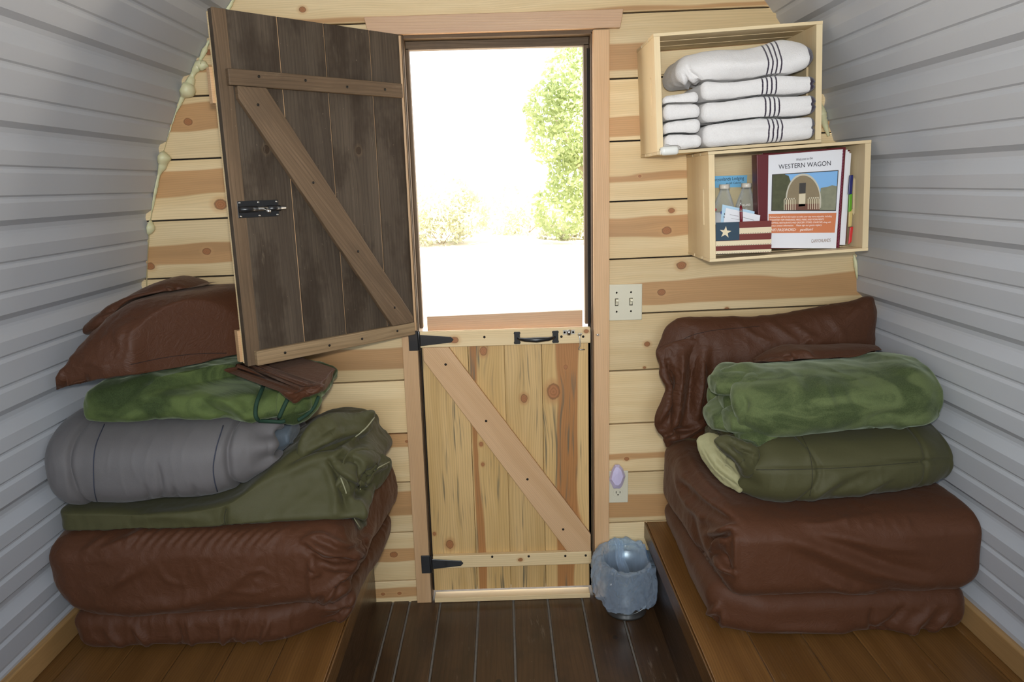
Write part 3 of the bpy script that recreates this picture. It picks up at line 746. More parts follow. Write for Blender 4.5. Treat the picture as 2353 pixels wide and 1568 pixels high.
def loft(st, nx=120, ns=96, power=2.4, lip=None):
    """tube along x through stations (x, yc, zc, half depth, half height[, power]); lip=(end, depth, wall): an open rolled end"""
    st = [tuple(q) + ((power,) if len(q) == 5 else ()) for q in st]; X = [q[0] for q in st]
    tt = np.linspace(0, 1, nx); xs = X[0] + (X[-1] - X[0]) * tt
    sg = 1 if X[-1] > X[0] else -1
    C = [interp(xs * sg, [(q[0] * sg, q[k]) for q in st]) for k in range(1, 6)]
    rows = [(xs[i], C[0][i], C[1][i], max(C[2][i], .0005), max(C[3][i], .0005), max(C[4][i], 1.6)) for i in range(nx)]
    def capped(row, d):
        x, y, z, hy, hz, p = row; R = min(hy, hz) * .55; out = []
        for a in np.linspace(0, math.pi / 2, 10)[1:]:
            k = 1 - (1 - math.cos(a)) * R / min(hy, hz) - (math.sin(a) > .999) * 0; out.append((x + d * R * .55 * math.sin(a), y, z, hy - R * (1 - math.cos(a)), hz - R * (1 - math.cos(a)), p))
        for k in (.7, .4, .15, .01): out.append((out[8][0] + d * .002 * (1 - k), y, z, out[8][3] * k, out[8][4] * k, p))
        return out
    def lipped(row, d, dep, wall):
        x, y, z, hy, hz, p = row; out = []
        for a in np.linspace(0, math.pi, 12)[1:]:
            q = wall * (1 - math.cos(a)) / 2; out.append((x + d * wall * .5 * math.sin(a), y, z, hy - q, hz - q, p))
        for i in range(1, 9): out.append((x - d * dep * i / 8, y, z, hy - wall - .004 * i, max(.004, hz - wall - .003 * i), p))
        for k in (.6, .2, .01): out.append((x - d * dep, y, z, out[18][3] * k, out[18][4] * k, p))
        return out
    d0 = -sg; d1 = sg
    head = lipped(rows[0], d0, lip[1], lip[2]) if lip and lip[0] == 0 else capped(rows[0], d0)
    tail = lipped(rows[-1], d1, lip[1], lip[2]) if lip and lip[0] == 1 else capped(rows[-1], d1)
    rows = head[::-1] + rows + tail; V = []; F = []
    q = np.linspace(0, 2 * np.pi, ns, endpoint=False); c, s_ = np.cos(q), np.sin(q)
    for x, y, z, hy, hz, p in rows:
        cc = np.sign(c) * np.abs(c) ** (2 / p); sc = np.sign(s_) * np.abs(s_) ** (2 / p)
        V.append(np.stack([np.full(ns, x), y + hy * cc, z + hz * sc], 1))
    for i in range(len(rows) - 1):
        for k in range(ns):
            k2 = (k + 1) % ns; f = (i * ns + k, i * ns + k2, (i + 1) * ns + k2, (i + 1) * ns + k); F.append(f if sg < 0 else f[::-1])
    V = np.concatenate(V); n = len(V)
    V = np.vstack([V, V[:ns].mean(0), V[-ns:].mean(0)])
    for k in range(ns):
        k2 = (k + 1) % ns; a = (k, n, k2); b = (n - ns + k, n - ns + k2, n + 1)
        F.append(a[::-1] if sg > 0 else a); F.append(b[::-1] if sg > 0 else b)
    so = Soft(V, F); c0 = so.V.mean(0)
    if np.einsum('ij,ij->i', so.normals(), so.V - c0).mean() < 0: so.F = [f[::-1] for f in so.F]
    return so
def pouf(outline, depth, H, Hb=None, rad=44, n=260, p=2.2, center=None):
    """stuffed shape inside an outline measured on the photograph, at distance depth(u, v), H thick towards us"""
    o = np.array(outline, float); o = np.vstack([o, o[:1]])
    tt = np.r_[0, np.cumsum(np.linalg.norm(np.diff(o, axis=0), axis=1))]; q = np.linspace(0, tt[-1], n, endpoint=False)
    ext = np.vstack([o[-3:-1], o, o[1:3]]); te = np.r_[tt[-3] - tt[-1], tt[-2] - tt[-1], tt, tt[-1] + tt[1], tt[-1] + tt[2]]
    Q = np.stack([interp(q, list(zip(te, ext[:, 0]))), interp(q, list(zip(te, ext[:, 1])))], 1)
    c = np.array(center) if center else Q.mean(0); V = []; F = []; Hb = H if Hb is None else Hb
    def P(uv, hh):
        Y = depth(uv[0], uv[1]) if callable(depth) else depth
        return at(uv[0], uv[1], Y) + np.array([0, hh, 0])
    rs = np.sin(np.linspace(0, 1, rad) * math.pi / 2)
    for sgn, hh in ((-1, H), (1, Hb)):
        for r in rs:
            k = (1 - r ** p) ** (1 / p) if r < 1 else 0
            for i in range(n): V.append(P(c + (Q[i] - c) * max(r, .002), sgn * hh * k))
    for sd in (0, 1):
        b = sd * rad * n
        for i in range(rad - 1):
            for k in range(n):
                k2 = (k + 1) % n; f = (b + i * n + k, b + (i + 1) * n + k, b + (i + 1) * n + k2, b + i * n + k2); F.append(f if sd else f[::-1])
    so = Soft(V, F); N = so.normals()
    if (N[:rad * n // 2, 1]).mean() > 0: so.F = [f[::-1] for f in so.F]
    return so
def thread(pts, r, name, mat, parent, seg=6): return MB().tube(pts, r, seg).build(name, mat, parent) if len(pts) > 2 else None

BR = SRGB(82, 49, 30); M_brown = cloth('brown_sheet', BR, tuple(q * .85 for q in BR), rough=.62, sheen=.10, sheenc=(1, .75, .6), weave=1800, wb=.05, crush=.15, spec=.25)
M_brown2 = cloth('brown_pillowcase', tuple(q * .88 for q in BR), tuple(q * .74 for q in BR), rough=.58, sheen=.08, sheenc=(1, .75, .6), weave=1800, wb=.05, crush=.2, spec=.28)
M_olive = cloth('olive_comforter', SRGB(76, 74, 47), SRGB(66, 64, 39), rough=.65, sheen=.08, weave=1800, wb=.05, crush=.06, puff=.10)
M_lining = cloth('pale_olive_lining', SRGB(160, 155, 118), SRGB(146, 142, 104), rough=.6, sheen=.1, weave=1800, wb=.05, crush=.08)
M_greyc = cloth('grey_comforter', SRGB(106, 103, 103), SRGB(95, 92, 93), rough=.65, sheen=.1, weave=1800, wb=.06, crush=.03, puff=.08)
M_greyin = cloth('blue_grey_lining', SRGB(98, 108, 118), SRGB(82, 92, 102), rough=.6, sheen=.1)
M_plush = cloth('green_plush', SRGB(86, 96, 60), SRGB(52, 63, 34), rough=.9, sheen=.28, sheenc=(.80, .92, .70), weave=420, wb=.35, nap=.25, cs=7.0)
M_plushl = cloth('green_plush_sateen', SRGB(80, 93, 50), SRGB(40, 52, 24), rough=.8, sheen=.28, sheenc=(.80, .92, .65), weave=420, wb=.22, nap=.15, cs=5.0)
M_bind = plain('dark_green_binding', SRGB(22, 52, 36), .8)
M_thread = plain('slate_thread', SRGB(52, 56, 70), .8)
M_othread = plain('olive_thread', SRGB(50, 48, 30), .8)
M_piping = plain('pale_piping', SRGB(150, 148, 118), .7)
M_bthread = plain('dark_brown_thread', SRGB(34, 18, 13), .8)

# ------------------------------------------------ left stack
t = empty('folded_mattress', (-.75, -.34, .262), 'folded mattress in brown sheets under the olive and grey comforters, left stack', 'mattress', 'folded mattresses')
s = rbox(-1.085, -.425, -.625, -.055, .2625, .362, .035, .005)
V = s.V; k = sm(V[:, 0], -.60, -.43); V[:, 0] += .035 * sm(V[:, 1], -.5, -.1) * k; V[:, 1] += .09 * sm(V[:, 0], -.62, -.42) * sm(V[:, 1], -.25, -.6)
V[:, 0] += .012 * sm(V[:, 2], .262, .36) * np.sign(V[:, 0] + .75)
s.wrinkle((26, 10, 7), .0075, 3, 2.2, True, sm(s.V[:, 2], .26, .30)); s.wrinkle((8, 8, 8), .006)
s.creases([([(405, 1432), (412, 1465), (416, 1495)], 5, -.006), ([(432, 1430), (440, 1470), (446, 1496)], 6, .007), ([(505, 1432), (512, 1470), (516, 1495)], 6, .007), ([(540, 1432), (535, 1465), (530, 1495)], 6, -.007),
           ([(620, 1425), (608, 1455), (592, 1490)], 6, .008), ([(575, 1430), (565, 1460), (556, 1490)], 5, .006), ([(300, 1432), (330, 1470), (350, 1495)], 8, .007), ([(240, 1440), (262, 1470), (290, 1490)], 9, .006),
           ([(740, 1400), (790, 1390), (815, 1360)], 6, .010), ([(735, 1425), (770, 1420), (800, 1395)], 6, -.007), ([(750, 1450), (775, 1430), (780, 1420)], 5, .008), ([(815, 1365), (800, 1400), (770, 1440)], 7, .008)])
s.build('lower_fold', M_brown, t)
s = rbox(-1.135, -.405, -.635, -.050, .346, .572, .062, .005)
V = s.V; f = sm(V[:, 2], .36, .50)
V[:, 0] += .022 * sm(V[:, 1], -.55, -.15) * sm(V[:, 0], -.7, -.4) + .03 * np.sin(np.clip((V[:, 2] - .346) / .226, 0, 1) * math.pi) * sm(V[:, 1], -.4, -.1) * sm(V[:, 0], -.6, -.4)
V[:, 0] += .035 * sm(V[:, 2], .45, .36) * sm(V[:, 0], -.9, -1.13)                # rounded under at the siding
V[:, 1] += .055 * sm(V[:, 2], .52, .58) * sm(V[:, 1], -.4, -.63) * 0
V[:, 2] += -.010 * sm(V[:, 1], -.52, -.64) * sm(V[:, 2], .5, .57) + .018 * sm(V[:, 0], -.72, -.42) * (1 - sm(V[:, 2], .35, .45)) * 1.4
s.wrinkle((7, 7, 7), .008); s.wrinkle((18, 18, 9), .0042, 3, 1.5, True); s.wrinkle((40, 40, 26), .0022, 3, 2, True)
st = []
for i in range(15):                                                    # gathers along the front top edge
    x = 300 + i * 23; st.append(([(x + 40, 1214), (x + 12, 1232), (x - 16, 1262)], 5.5, .0045))
st += [([(250, 1230), (215, 1255), (190, 1275)], 9, .006), ([(330, 1224), (270, 1250), (215, 1270)], 9, .006), ([(700, 1245), (745, 1268), (800, 1275), (830, 1250)], 8, .016), ([(700, 1258), (740, 1290), (800, 1290)], 7, -.012),
       ([(695, 1242), (730, 1232), (800, 1255), (840, 1235), (860, 1195)], 8, .010), ([(720, 1285), (770, 1305), (815, 1290), (850, 1250)], 7, .012), ([(718, 1320), (730, 1318), (715, 1290)], 6, .010),
       ([(725, 1395), (775, 1340), (830, 1270), (855, 1210)], 7, .012), ([(720, 1390), (760, 1360), (800, 1335)], 6, -.008), ([(735, 1400), (800, 1350), (870, 1340), (893, 1300)], 8, .010), ([(862, 1320), (880, 1290), (872, 1225)], 12, .009),
       ([(600, 1260), (560, 1320), (480, 1370), (330, 1400), (230, 1415)], 16, .008), ([(720, 1265), (714, 1320), (722, 1390)], 9, .007),
       ([(420, 1345), (450, 1300), (470, 1270)], 7, .0022), ([(540, 1335), (590, 1310), (640, 1330)], 6, .0022), ([(520, 1360), (600, 1360), (650, 1345)], 6, .0022), ([(230, 1350), (300, 1320), (340, 1290)], 12, .005),
       ([(660, 1270), (640, 1310), (650, 1340)], 6, .0022), ([(360, 1290), (380, 1330), (430, 1345)], 6, .0022), ([(300, 1290), (280, 1330), (250, 1370)], 9, .004), ([(610, 1300), (580, 1330), (600, 1345)], 5, .0022)]
s.creases(st); s.build('upper_fold', M_brown, t)

t = empty('olive_comforter', (-.7, -.35, .575), 'olive comforter with crumpled corners, pressed under the grey comforter', 'comforter', 'olive comforters')
s = rbox(-1.10, -.372, -.60, -.10, .572, .80, .034, .005)
V = s.V; u = (V[:, 2] - .572) / .228
top = interp(V[:, 0], [(-1.12, .055), (-1.0, .05), (-.8, .045), (-.68, .07), (-.60, .115), (-.52, .15), (-.44, .15), (-.36, .12)])
front = interp(V[:, 0], [(-1.1, 0), (-.75, 0), (-.6, .0), (-.45, .02), (-.36, .045)])
V[:, 2] = .574 + u * top - .012 * sm(V[:, 0], -.55, -.4) * (1 - u); V[:, 1] += front * sm(V[:, 1], -.2, -.6) + .10 * u * sm(V[:, 1], -.3, -.6) * sm(V[:, 0], -.7, -.5)
V[:, 0] += .02 * np.sin(u * 7 + V[:, 1] * 9) * sm(V[:, 0], -.5, -.37)
s.wrinkle((5, 7, 7), .010); s.wrinkle((16, 16, 16), .0055, 3, 1.3, True, sm(s.V[:, 0], -.85, -.4)); s.wrinkle((30, 14, 12), .0045, 2, 1.6, True, sm(s.V[:, 2], .65, .58) * sm(s.V[:, 0], -.5, -.7))
s.creases([([(520, 1165), (515, 1190), (520, 1217)], 5, -.010), ([(640, 1060), (690, 1010), (760, 985), (850, 975)], 22, .010), ([(660, 1070), (720, 1035), (790, 1025), (830, 1015)], 12, -.014), ([(650, 1090), (720, 1060), (790, 1040)], 14, .010),
           ([(850, 975), (815, 1005), (790, 1035), (750, 1055)], 7, .012), ([(745, 1050), (775, 1085), (790, 1130), (798, 1180)], 9, -.012), ([(760, 1055), (800, 1090), (840, 1120), (850, 1150)], 10, .016), ([(775, 1050), (820, 1060), (835, 1110)], 8, -.014),
           ([(800, 1140), (830, 1170), (835, 1205)], 10, .012), ([(745, 1060), (758, 1100), (770, 1150), (770, 1190)], 10, .008), ([(300, 1195), (380, 1185), (470, 1195)], 12, .004), ([(860, 1060), (840, 1100), (815, 1150)], 8, -.010), ([(880, 1050), (850, 1085), (860, 1130)], 8, .010)])
s.build('body', M_olive, t); body = s
# crumpled corners sticking out at the door end
def flap(outline, depth, H, mat, parent, name, wr=.006, cr=(), n=220, rad=36, zmax=9.0):
    q = pouf(outline, depth, H, H, rad, n, 2.0); q.up = name not in ('open_end', 'corner_flap'); q.zlo = .907; q.zmax = zmax + .002; q.wrinkle((14, 14, 14), wr, 3); q.wrinkle((40, 40, 40), wr * .4, 2, 1.5, True); q.creases(cr)
    if zmax < 5: z0 = zmax - .03; q.V[:, 2] = np.where(q.V[:, 2] > z0, z0 + .03 * (1 - np.exp(-(q.V[:, 2] - z0) / .03)), q.V[:, 2])
    q.build(name, mat, parent); return q
q = flap([(690, 1010), (720, 968), (762, 950), (810, 952), (862, 949), (858, 975), (832, 1012), (838, 1035), (800, 1045), (740, 1060), (690, 1060)], lambda u, v: -.47 + (u - 690) / 172 * .16, .05, M_olive, t, 'corner_flap', .006,
     [([(700, 1040), (760, 1005), (850, 985)], 10, .012), ([(720, 1050), (780, 1025), (830, 1010)], 8, -.008), ([(760, 960), (770, 990), (740, 1020)], 12, .006)])
thread(q.lay([(860, 960), (840, 985), (812, 1008), (790, 1030), (757, 1052)], .001), .0022, 'piping', M_piping, t)
q = flap([(800, 1040), (840, 1030), (872, 1040), (896, 1055), (897, 1085), (878, 1112), (862, 1122), (852, 1150), (838, 1188), (842, 1202), (815, 1216), (780, 1206), (765, 1150), (780, 1090)], lambda u, v: -.53 + (u - 765) / 130 * .20, .035, M_olive, t, 'corner_flap', .008,
     [([(890, 1068), (850, 1085), (835, 1110), (812, 1130)], 7, .014), ([(800, 1060), (815, 1100), (840, 1130), (838, 1150)], 7, -.014), ([(790, 1090), (800, 1140), (815, 1180), (838, 1206)], 7, .012), ([(870, 1050), (845, 1070), (838, 1100)], 6, -.010), ([(780, 1120), (788, 1160), (805, 1200)], 8, -.008)])
thread(q.lay([(895, 1062), (868, 1076), (846, 1090)], .001), .0016, 'piping', M_piping, t)
thread(q.lay([(808, 1085), (818, 1110), (830, 1128), (852, 1142)], .001), .0022, 'piping', M_piping, t)
thread(q.lay([(783, 1098), (796, 1135), (802, 1170), (828, 1214)], .001), .0018, 'piping', M_piping, t)
thread(body.lay([(520, 1170), (515, 1190), (521, 1215)], .0005), .0012, 'seam', M_othread, t)

t = empty('grey_comforter', (-.86, -.38, .62), 'grey comforter rolled into a thick bolster on the olive one', 'comforter')
s = loft([(-1.125, -.40, .738, .17, .080, 2.6), (-1.10, -.40, .731, .205, .104, 2.6), (-1.0, -.40, .722, .225, .106, 2.8), (-.85, -.40, .724, .225, .100, 2.8), (-.72, -.39, .725, .215, .100, 2.7), (-.64, -.38, .737, .19, .084, 2.6), (-.595, -.37, .742, .165, .066, 2.5)], 200, 150, lip=(1, .10, .030))
V = s.V; s.push(-.012 * np.exp(-((V[:, 0] + .675) / .007) ** 2) - .010 * np.exp(-((V[:, 0] + 1.03 + .06 * (V[:, 2] - .72)) / .007) ** 2))
s.wrinkle((5, 6, 6), .006); s.wrinkle((24, 8, 7), .0030, 2, 1.5, True)
s.push(.008 * np.sin(np.arctan2(s.V[:, 2] - .74, s.V[:, 1] + .38) * 15) * sm(s.V[:, 0], -.64, -.595))
s.creases([([(360, 1065), (368, 1105), (375, 1160)], 6, -.005), ([(330, 1115), (340, 1140), (350, 1165)], 6, -.005), ([(395, 1120), (405, 1140), (420, 1160)], 6, -.005), ([(440, 1115), (450, 1135), (460, 1150)], 6, -.004)])
s.build('roll', M_greyc, t)
q = loft([(-.70, -.40, .745, .09, .032), (-.60, -.40, .742, .085, .034), (-.575, -.39, .742, .06, .024)], 40, 48); q.wrinkle((22, 22, 22), .006); q.build('inner_fold', M_greyin, t)
q = loft([(-.70, -.30, .765, .10, .026), (-.59, -.30, .775, .10, .028), (-.555, -.29, .782, .07, .018)], 40, 48); q.wrinkle((22, 22, 22), .006); q.build('inner_fold', M_greyin, t)
q = loft([(-.70, -.38, .700, .10, .020), (-.60, -.38, .702, .10, .022), (-.580, -.38, .704, .07, .014)], 40, 48); q.wrinkle((22, 22, 22), .005); q.build('inner_fold', M_greyin, t)
thread(s.lay([(240, 975), (220, 1025), (215, 1090), (222, 1150), (232, 1172)], .0006), .0013, 'stitched_seam', M_thread, t)
thread(s.lay([(513, 978), (495, 1040), (490, 1080), (495, 1115), (502, 1138)], .0006), .0015, 'stitched_seam', M_thread, t)
thread(s.lay([(250, 1168), (330, 1166), (430, 1158), (520, 1142), (580, 1122)], .0006), .0035, 'hem_edge', M_greyc, t)

t = empty('green_plush_blanket', (-.8, -.35, .80), 'green plush blanket with dark green binding, folded flat below a brown pillow', 'blanket', 'green plush blankets')
s = rbox(-1.050, -.50, -.545, -.10, .800, .925, .045, .005)
V = s.V; u = (V[:, 2] - .80) / .125
top = interp(V[:, 0], [(-1.1, .085), (-1.02, .10), (-.85, .108), (-.7, .10), (-.60, .078), (-.5, .055)])
V[:, 2] = .824 + u * (top - .006) - .012 * sm(V[:, 0], -.75, -.5); V[:, 1] += .05 * sm(V[:, 0], -.7, -.5) * sm(V[:, 1], -.3, -.54) + .03 * u * sm(V[:, 1], -.35, -.54)
s.wrinkle((6, 7, 8), .016); s.wrinkle((15, 15, 15), .007, 3, 1.2, True)
s.creases([([(340, 860), (380, 880), (400, 875)], 10, .008), ([(300, 930), (360, 895), (440, 870)], 14, .010), ([(430, 880), (490, 900), (560, 950), (600, 975)], 14, .014), ([(440, 900), (480, 940), (540, 965)], 12, -.010), ([(560, 860), (600, 880), (590, 930)], 10, -.008), ([(230, 900), (300, 880), (350, 850)], 12, .006), ([(210, 930), (260, 950), (330, 960)], 12, .006)])
s.build('body', M_plushl, t)
q = flap([(640, 905), (690, 895), (733, 905), (738, 918), (722, 950), (690, 972), (650, 972), (635, 940)], lambda u, v: -.50 + (u - 640) / 100 * .10, .03, M_plushl, t, 'folded_corner', .005)
both = Soft(np.vstack([s.V, q.V]), list(s.F) + [tuple(i + len(s.V) for i in f) for f in q.F])
for px in ([(612, 872), (600, 900), (588, 935), (590, 962), (604, 972), (630, 975), (655, 967)], [(662, 915), (650, 940), (642, 958), (638, 968)], [(732, 912), (720, 938), (702, 955), (684, 966)]):
    P = both.lay(px, .003); thread(P, .0052, 'binding', M_bind, t, 8)

t = empty('pillow', (-.85, -.3, .93), 'brown pillow lying flat on the green blanket behind the open door', 'pillow', 'brown pillows')
N1, N2 = 150, 110; V = []; F = []
for sd in (1, -1):
    for i in range(N1 + 1):
        for j in range(N2 + 1):
            u = -math.cos(math.pi * i / N1); v = -math.cos(math.pi * j / N2)
            k = ((1 - abs(u) ** (3.2 if u < 0 else 2.4)) * (1 - abs(v) ** 3.0)) ** .52
            x = -.825 + .240 * u; y = -.315 + .225 * v
            x += .02 * u * abs(v) ** 4; tq = min(1, max(0, (u - .0) / .75)); y = -.09 + (y + .09) * (1 - .58 * tq * tq * (3 - 2 * tq))
            zr = .970 - .036 * max(0, -u) ** 2 + .012 * max(0, v)
            V.append((x, y, zr + sd * (.014 + k * (.140 if sd > 0 else .010))))
    b = (0 if sd > 0 else (N1 + 1) * (N2 + 1))
    for i in range(N1):
        for j in range(N2):
            q = (b + i * (N2 + 1) + j, b + (i + 1) * (N2 + 1) + j, b + (i + 1) * (N2 + 1) + j + 1, b + i * (N2 + 1) + j + 1); F.append(q if sd > 0 else q[::-1])
nb = (N1 + 1) * (N2 + 1); rimv = [i * (N2 + 1) for i in range(N1 + 1)] + [N1 * (N2 + 1) + j for j in range(1, N2 + 1)] + [i * (N2 + 1) + N2 for i in range(N1 - 1, -1, -1)] + [j for j in range(N2 - 1, 0, -1)]
F += [(rimv[k], nb + rimv[k], nb + rimv[(k + 1) % len(rimv)], rimv[(k + 1) % len(rimv)]) for k in range(len(rimv))]
s = Soft(V, F); s.wrinkle((6, 6, 6), .008); s.wrinkle((20, 12, 16), .0075, 3, 1.4, True, sm(s.V[:, 1], -.3, -.5))
s.creases([([(165, 865), (250, 850), (330, 850), (400, 838)], 7, .006), ([(190, 830), (260, 845), (330, 835)], 10, .006), ([(420, 770), (470, 800), (520, 835), (560, 845)], 8, .006), ([(480, 760), (520, 790), (545, 830)], 7, .006),
           ([(350, 780), (390, 810), (430, 830)], 8, .004), ([(300, 790), (320, 820), (345, 840)], 8, .004), ([(560, 830), (500, 812), (420, 818), (330, 832)], 5, -.004), ([(270, 790), (275, 760), (300, 740)], 10, .005), ([(150, 860), (155, 872), (200, 880)], 8, -.005), ([(240, 775), (330, 765), (430, 745)], 16, .004)])
s.build('cushion', M_brown2, t)
thread(s.lay([(300, 838), (380, 822), (460, 813), (520, 812)], .0003), .0009, 'seam', M_bthread, t)
def tail(u, v):
    vl = 846 - (u - 565) * .25; k = sm(v, vl - 4, vl + 46); r = sm(u, 705, 775)
    return (-.365 + (u - 565) / 205 * .21) * (1 - k) + (-.562 * (1 - r) - .36 * r) * k
q = flap([(604, 850), (640, 836), (700, 820), (773, 804), (777, 816), (771, 842), (757, 878), (738, 900), (715, 908), (695, 915), (678, 924), (660, 902), (640, 882), (622, 870), (608, 862)], tail, .014, M_brown2, t, 'open_end', .007,
     [([(615, 845), (650, 880), (677, 920)], 12, .012), ([(640, 838), (668, 865), (662, 890)], 7, -.014), ([(660, 850), (690, 880), (672, 900)], 6, .012), ([(668, 870), (700, 866), (722, 872)], 6, -.012), ([(722, 870), (716, 895), (708, 905)], 6, .014), ([(690, 835), (680, 860), (672, 872)], 8, -.010), ([(745, 830), (740, 870), (722, 902)], 10, .008), ([(730, 850), (700, 850)], 9, .008)], 300, 60, .9235)
t = empty('folded_pillowcase', (-1.0, -.22, 1.06), 'spare brown pillowcase folded up on top of the left pillow', 'pillowcase', 'folded brown linens')
s = loft([(-1.10, -.30, 1.030, .07, .018), (-1.06, -.30, 1.050, .09, .026), (-1.0, -.29, 1.076, .095, .033), (-.94, -.28, 1.102, .095, .036), (-.88, -.27, 1.122, .09, .030), (-.83, -.26, 1.120, .07, .016), (-.80, -.25, 1.112, .04, .004)], 150, 110, 2.6)
s.creases([([(232, 722), (300, 700), (370, 678), (398, 672)], 5, -.006), ([(236, 714), (310, 685), (385, 668)], 5, .006), ([(250, 732), (320, 712), (390, 690)], 4, -.006), ([(240, 730), (310, 708), (385, 685)], 4, .006), ([(395, 668), (402, 680), (396, 695)], 6, .010), ([(380, 665), (390, 668), (400, 678)], 6, .008), ([(405, 660), (412, 680), (404, 698)], 6, -.008)])
s.wrinkle((14, 14, 14), .003); s.build('folds', M_brown2, t)

# ------------------------------------------------ right stack
t = empty('folded_mattress', (.82, -.36, .262), 'folded mattress in brown sheets under the rolled olive comforter, right stack', 'mattress', 'folded mattresses')
s = rbox(.502, 1.122, -.665, -.055, .2625, .378, .045, .005)
V = s.V; V[:, 0] -= .014 * sm(V[:, 2], .28, .38) * sm(V[:, 0], .7, .5); V[:, 1] += .035 * sm(V[:, 0], .62, .50) * sm(V[:, 1], -.4, -.66)
V[:, 2] += .012 * sm(V[:, 0], .65, .5) * sm(V[:, 2], .3, .37) * sm(V[:, 1], -.2, -.6)
s.wrinkle((6, 6, 6), .008); s.wrinkle((14, 14, 14), .004, 3, 1.4, True, sm(s.V[:, 0], .75, 1.0))
s.creases([([(2150, 1395), (2110, 1430), (2040, 1460), (1960, 1480)], 9, .010), ([(2190, 1405), (2150, 1440), (2090, 1465)], 8, .009), ([(2080, 1395), (2050, 1430), (2000, 1460)], 9, -.008), ([(2005, 1400), (2003, 1440), (2005, 1470)], 6, -.007), ([(1780, 1448), (1850, 1445), (1940, 1450), (1995, 1470)], 8, .008), ([(1800, 1460), (1860, 1468), (1930, 1475)], 7, -.006),
           ([(1625, 1412), (1645, 1400), (1652, 1385)], 7, .012), ([(1632, 1418), (1648, 1425), (1655, 1450)], 6, -.009), ([(1655, 1392), (1662, 1425), (1652, 1455)], 6, .006), ([(1570, 1230), (1590, 1300), (1615, 1360), (1640, 1400)], 14, .006), ([(2150, 1450), (2100, 1455), (2050, 1475)], 6, .006)])
s.build('lower_fold', M_brown, t)
s = rbox(.500, 1.150, -.672, -.050, .368, .575, .05, .005)
V = s.V; V[:, 0] += .020 * sm(V[:, 1], -.35, -.67) * sm(V[:, 0], .8, .5) - .012 * sm(V[:, 1], -.35, -.1) * sm(V[:, 0], .8, .5)
V[:, 0] -= .02 * sm(V[:, 2], .44, .37) * sm(V[:, 0], .9, 1.15); V[:, 2] += .008 * sm(V[:, 0], .8, 1.1) * sm(V[:, 2], .45, .57) - .012 * sm(V[:, 1], -.56, -.67) * sm(V[:, 2], .5, .57)
s.wrinkle((6, 6, 6), .007); s.wrinkle((16, 16, 10), .0028, 3, 1.5, True)
s.creases([([(1800, 1240), (1880, 1262), (1960, 1295), (2050, 1325), (2140, 1340)], 15, .008), ([(1850, 1230), (1950, 1262), (2050, 1300), (2150, 1322)], 13, -.007), ([(1820, 1270), (1900, 1310), (1980, 1345), (2080, 1355)], 14, -.007), ([(1930, 1230), (2020, 1255), (2120, 1265)], 11, .005), ([(1880, 1330), (1950, 1358), (2030, 1362)], 10, .006),
           ([(1560, 1050), (1590, 1110), (1640, 1160), (1690, 1190)], 12, .013), ([(1570, 1110), (1610, 1160), (1660, 1190), (1690, 1200)], 9, -.011), ([(1580, 1040), (1620, 1110), (1680, 1165)], 12, .010), ([(1555, 1080), (1570, 1130), (1610, 1185), (1625, 1195)], 9, .012), ([(1630, 1225), (1660, 1222), (1690, 1210)], 7, .014), ([(1640, 1240), (1655, 1238), (1680, 1222)], 6, -.012),
           ([(1642, 1268), (1650, 1255), (1672, 1240)], 6, .014), ([(1650, 1275), (1665, 1300), (1688, 1318)], 7, .012), ([(1660, 1270), (1675, 1300), (1690, 1310)], 6, -.012), ([(1690, 1225), (1692, 1270), (1690, 1330)], 8, .007), ([(1590, 1180), (1610, 1250), (1650, 1330), (1670, 1355)], 8, -.008), ([(1605, 1180), (1625, 1250), (1665, 1330)], 8, .007),
           ([(1840, 1200), (1870, 1205), (1960, 1192)], 6, .003)] + [([(1940 + i * 28, 1186), (1946 + i * 28, 1200), (1952 + i * 28, 1216)], 5, .0025) for i in range(6)])
s.build('upper_fold', M_brown, t)

t = empty('olive_comforter', (.85, -.36, .58), 'olive comforter rolled with its pale lining showing, under the rolled green blanket', 'comforter', 'olive comforters')
s = loft([(.585, -.42, .664, .155, .072, 2.6), (.62, -.42, .662, .185, .088, 2.7), (.72, -.42, .658, .205, .090, 2.8), (.9, -.41, .662, .205, .088, 2.8), (1.04, -.40, .670, .19, .084, 2.7), (1.10, -.38, .665, .175, .074, 2.4)], 170, 140, lip=(0, .09, .03))
s.push(-.006 * np.exp(-((s.V[:, 0] - .725 - .02 * np.sin(s.V[:, 2] * 30)) / .006) ** 2) - .005 * np.exp(-((s.V[:, 0] - 1.015) / .006) ** 2))
s.wrinkle((5, 6, 6), .010); s.wrinkle((26, 9, 9), .0035, 2, 1.5, True, sm(s.V[:, 2], .72, .64)); s.push(.008 * np.sin(np.arctan2(s.V[:, 2] - .66, s.V[:, 1] + .40) * 13) * sm(s.V[:, 0], .64, .585))
s.creases([([(1860, 1150), (1900, 1120), (1940, 1095)], 9, .007), ([(1900, 1150), (1950, 1115), (2010, 1085)], 9, -.006), ([(1960, 1145), (2010, 1115), (2060, 1090)], 8, .006), ([(2030, 1060), (2110, 1062), (2190, 1058)], 5, -.006), ([(1735, 1080), (1900, 1078), (2050, 1068), (2120, 1062)], 5, -.004), ([(1700, 1040), (1725, 1040), (1735, 1060)], 9, -.010), ([(1835, 1010), (1850, 1025), (1862, 1060)], 8, .003), ([(2120, 1130), (2160, 1110), (2198, 1102)], 7, .008)])
s.build('roll', M_olive, t)
thread(s.lay([(1838, 995), (1856, 1030), (1866, 1075), (1866, 1110), (1861, 1140)], .0005), .0009, 'stitched_seam', M_othread, t)
thread(s.lay([(1738, 1080), (1850, 1079), (1980, 1073), (2110, 1062)], .0005), .0009, 'stitched_seam', M_othread, t)
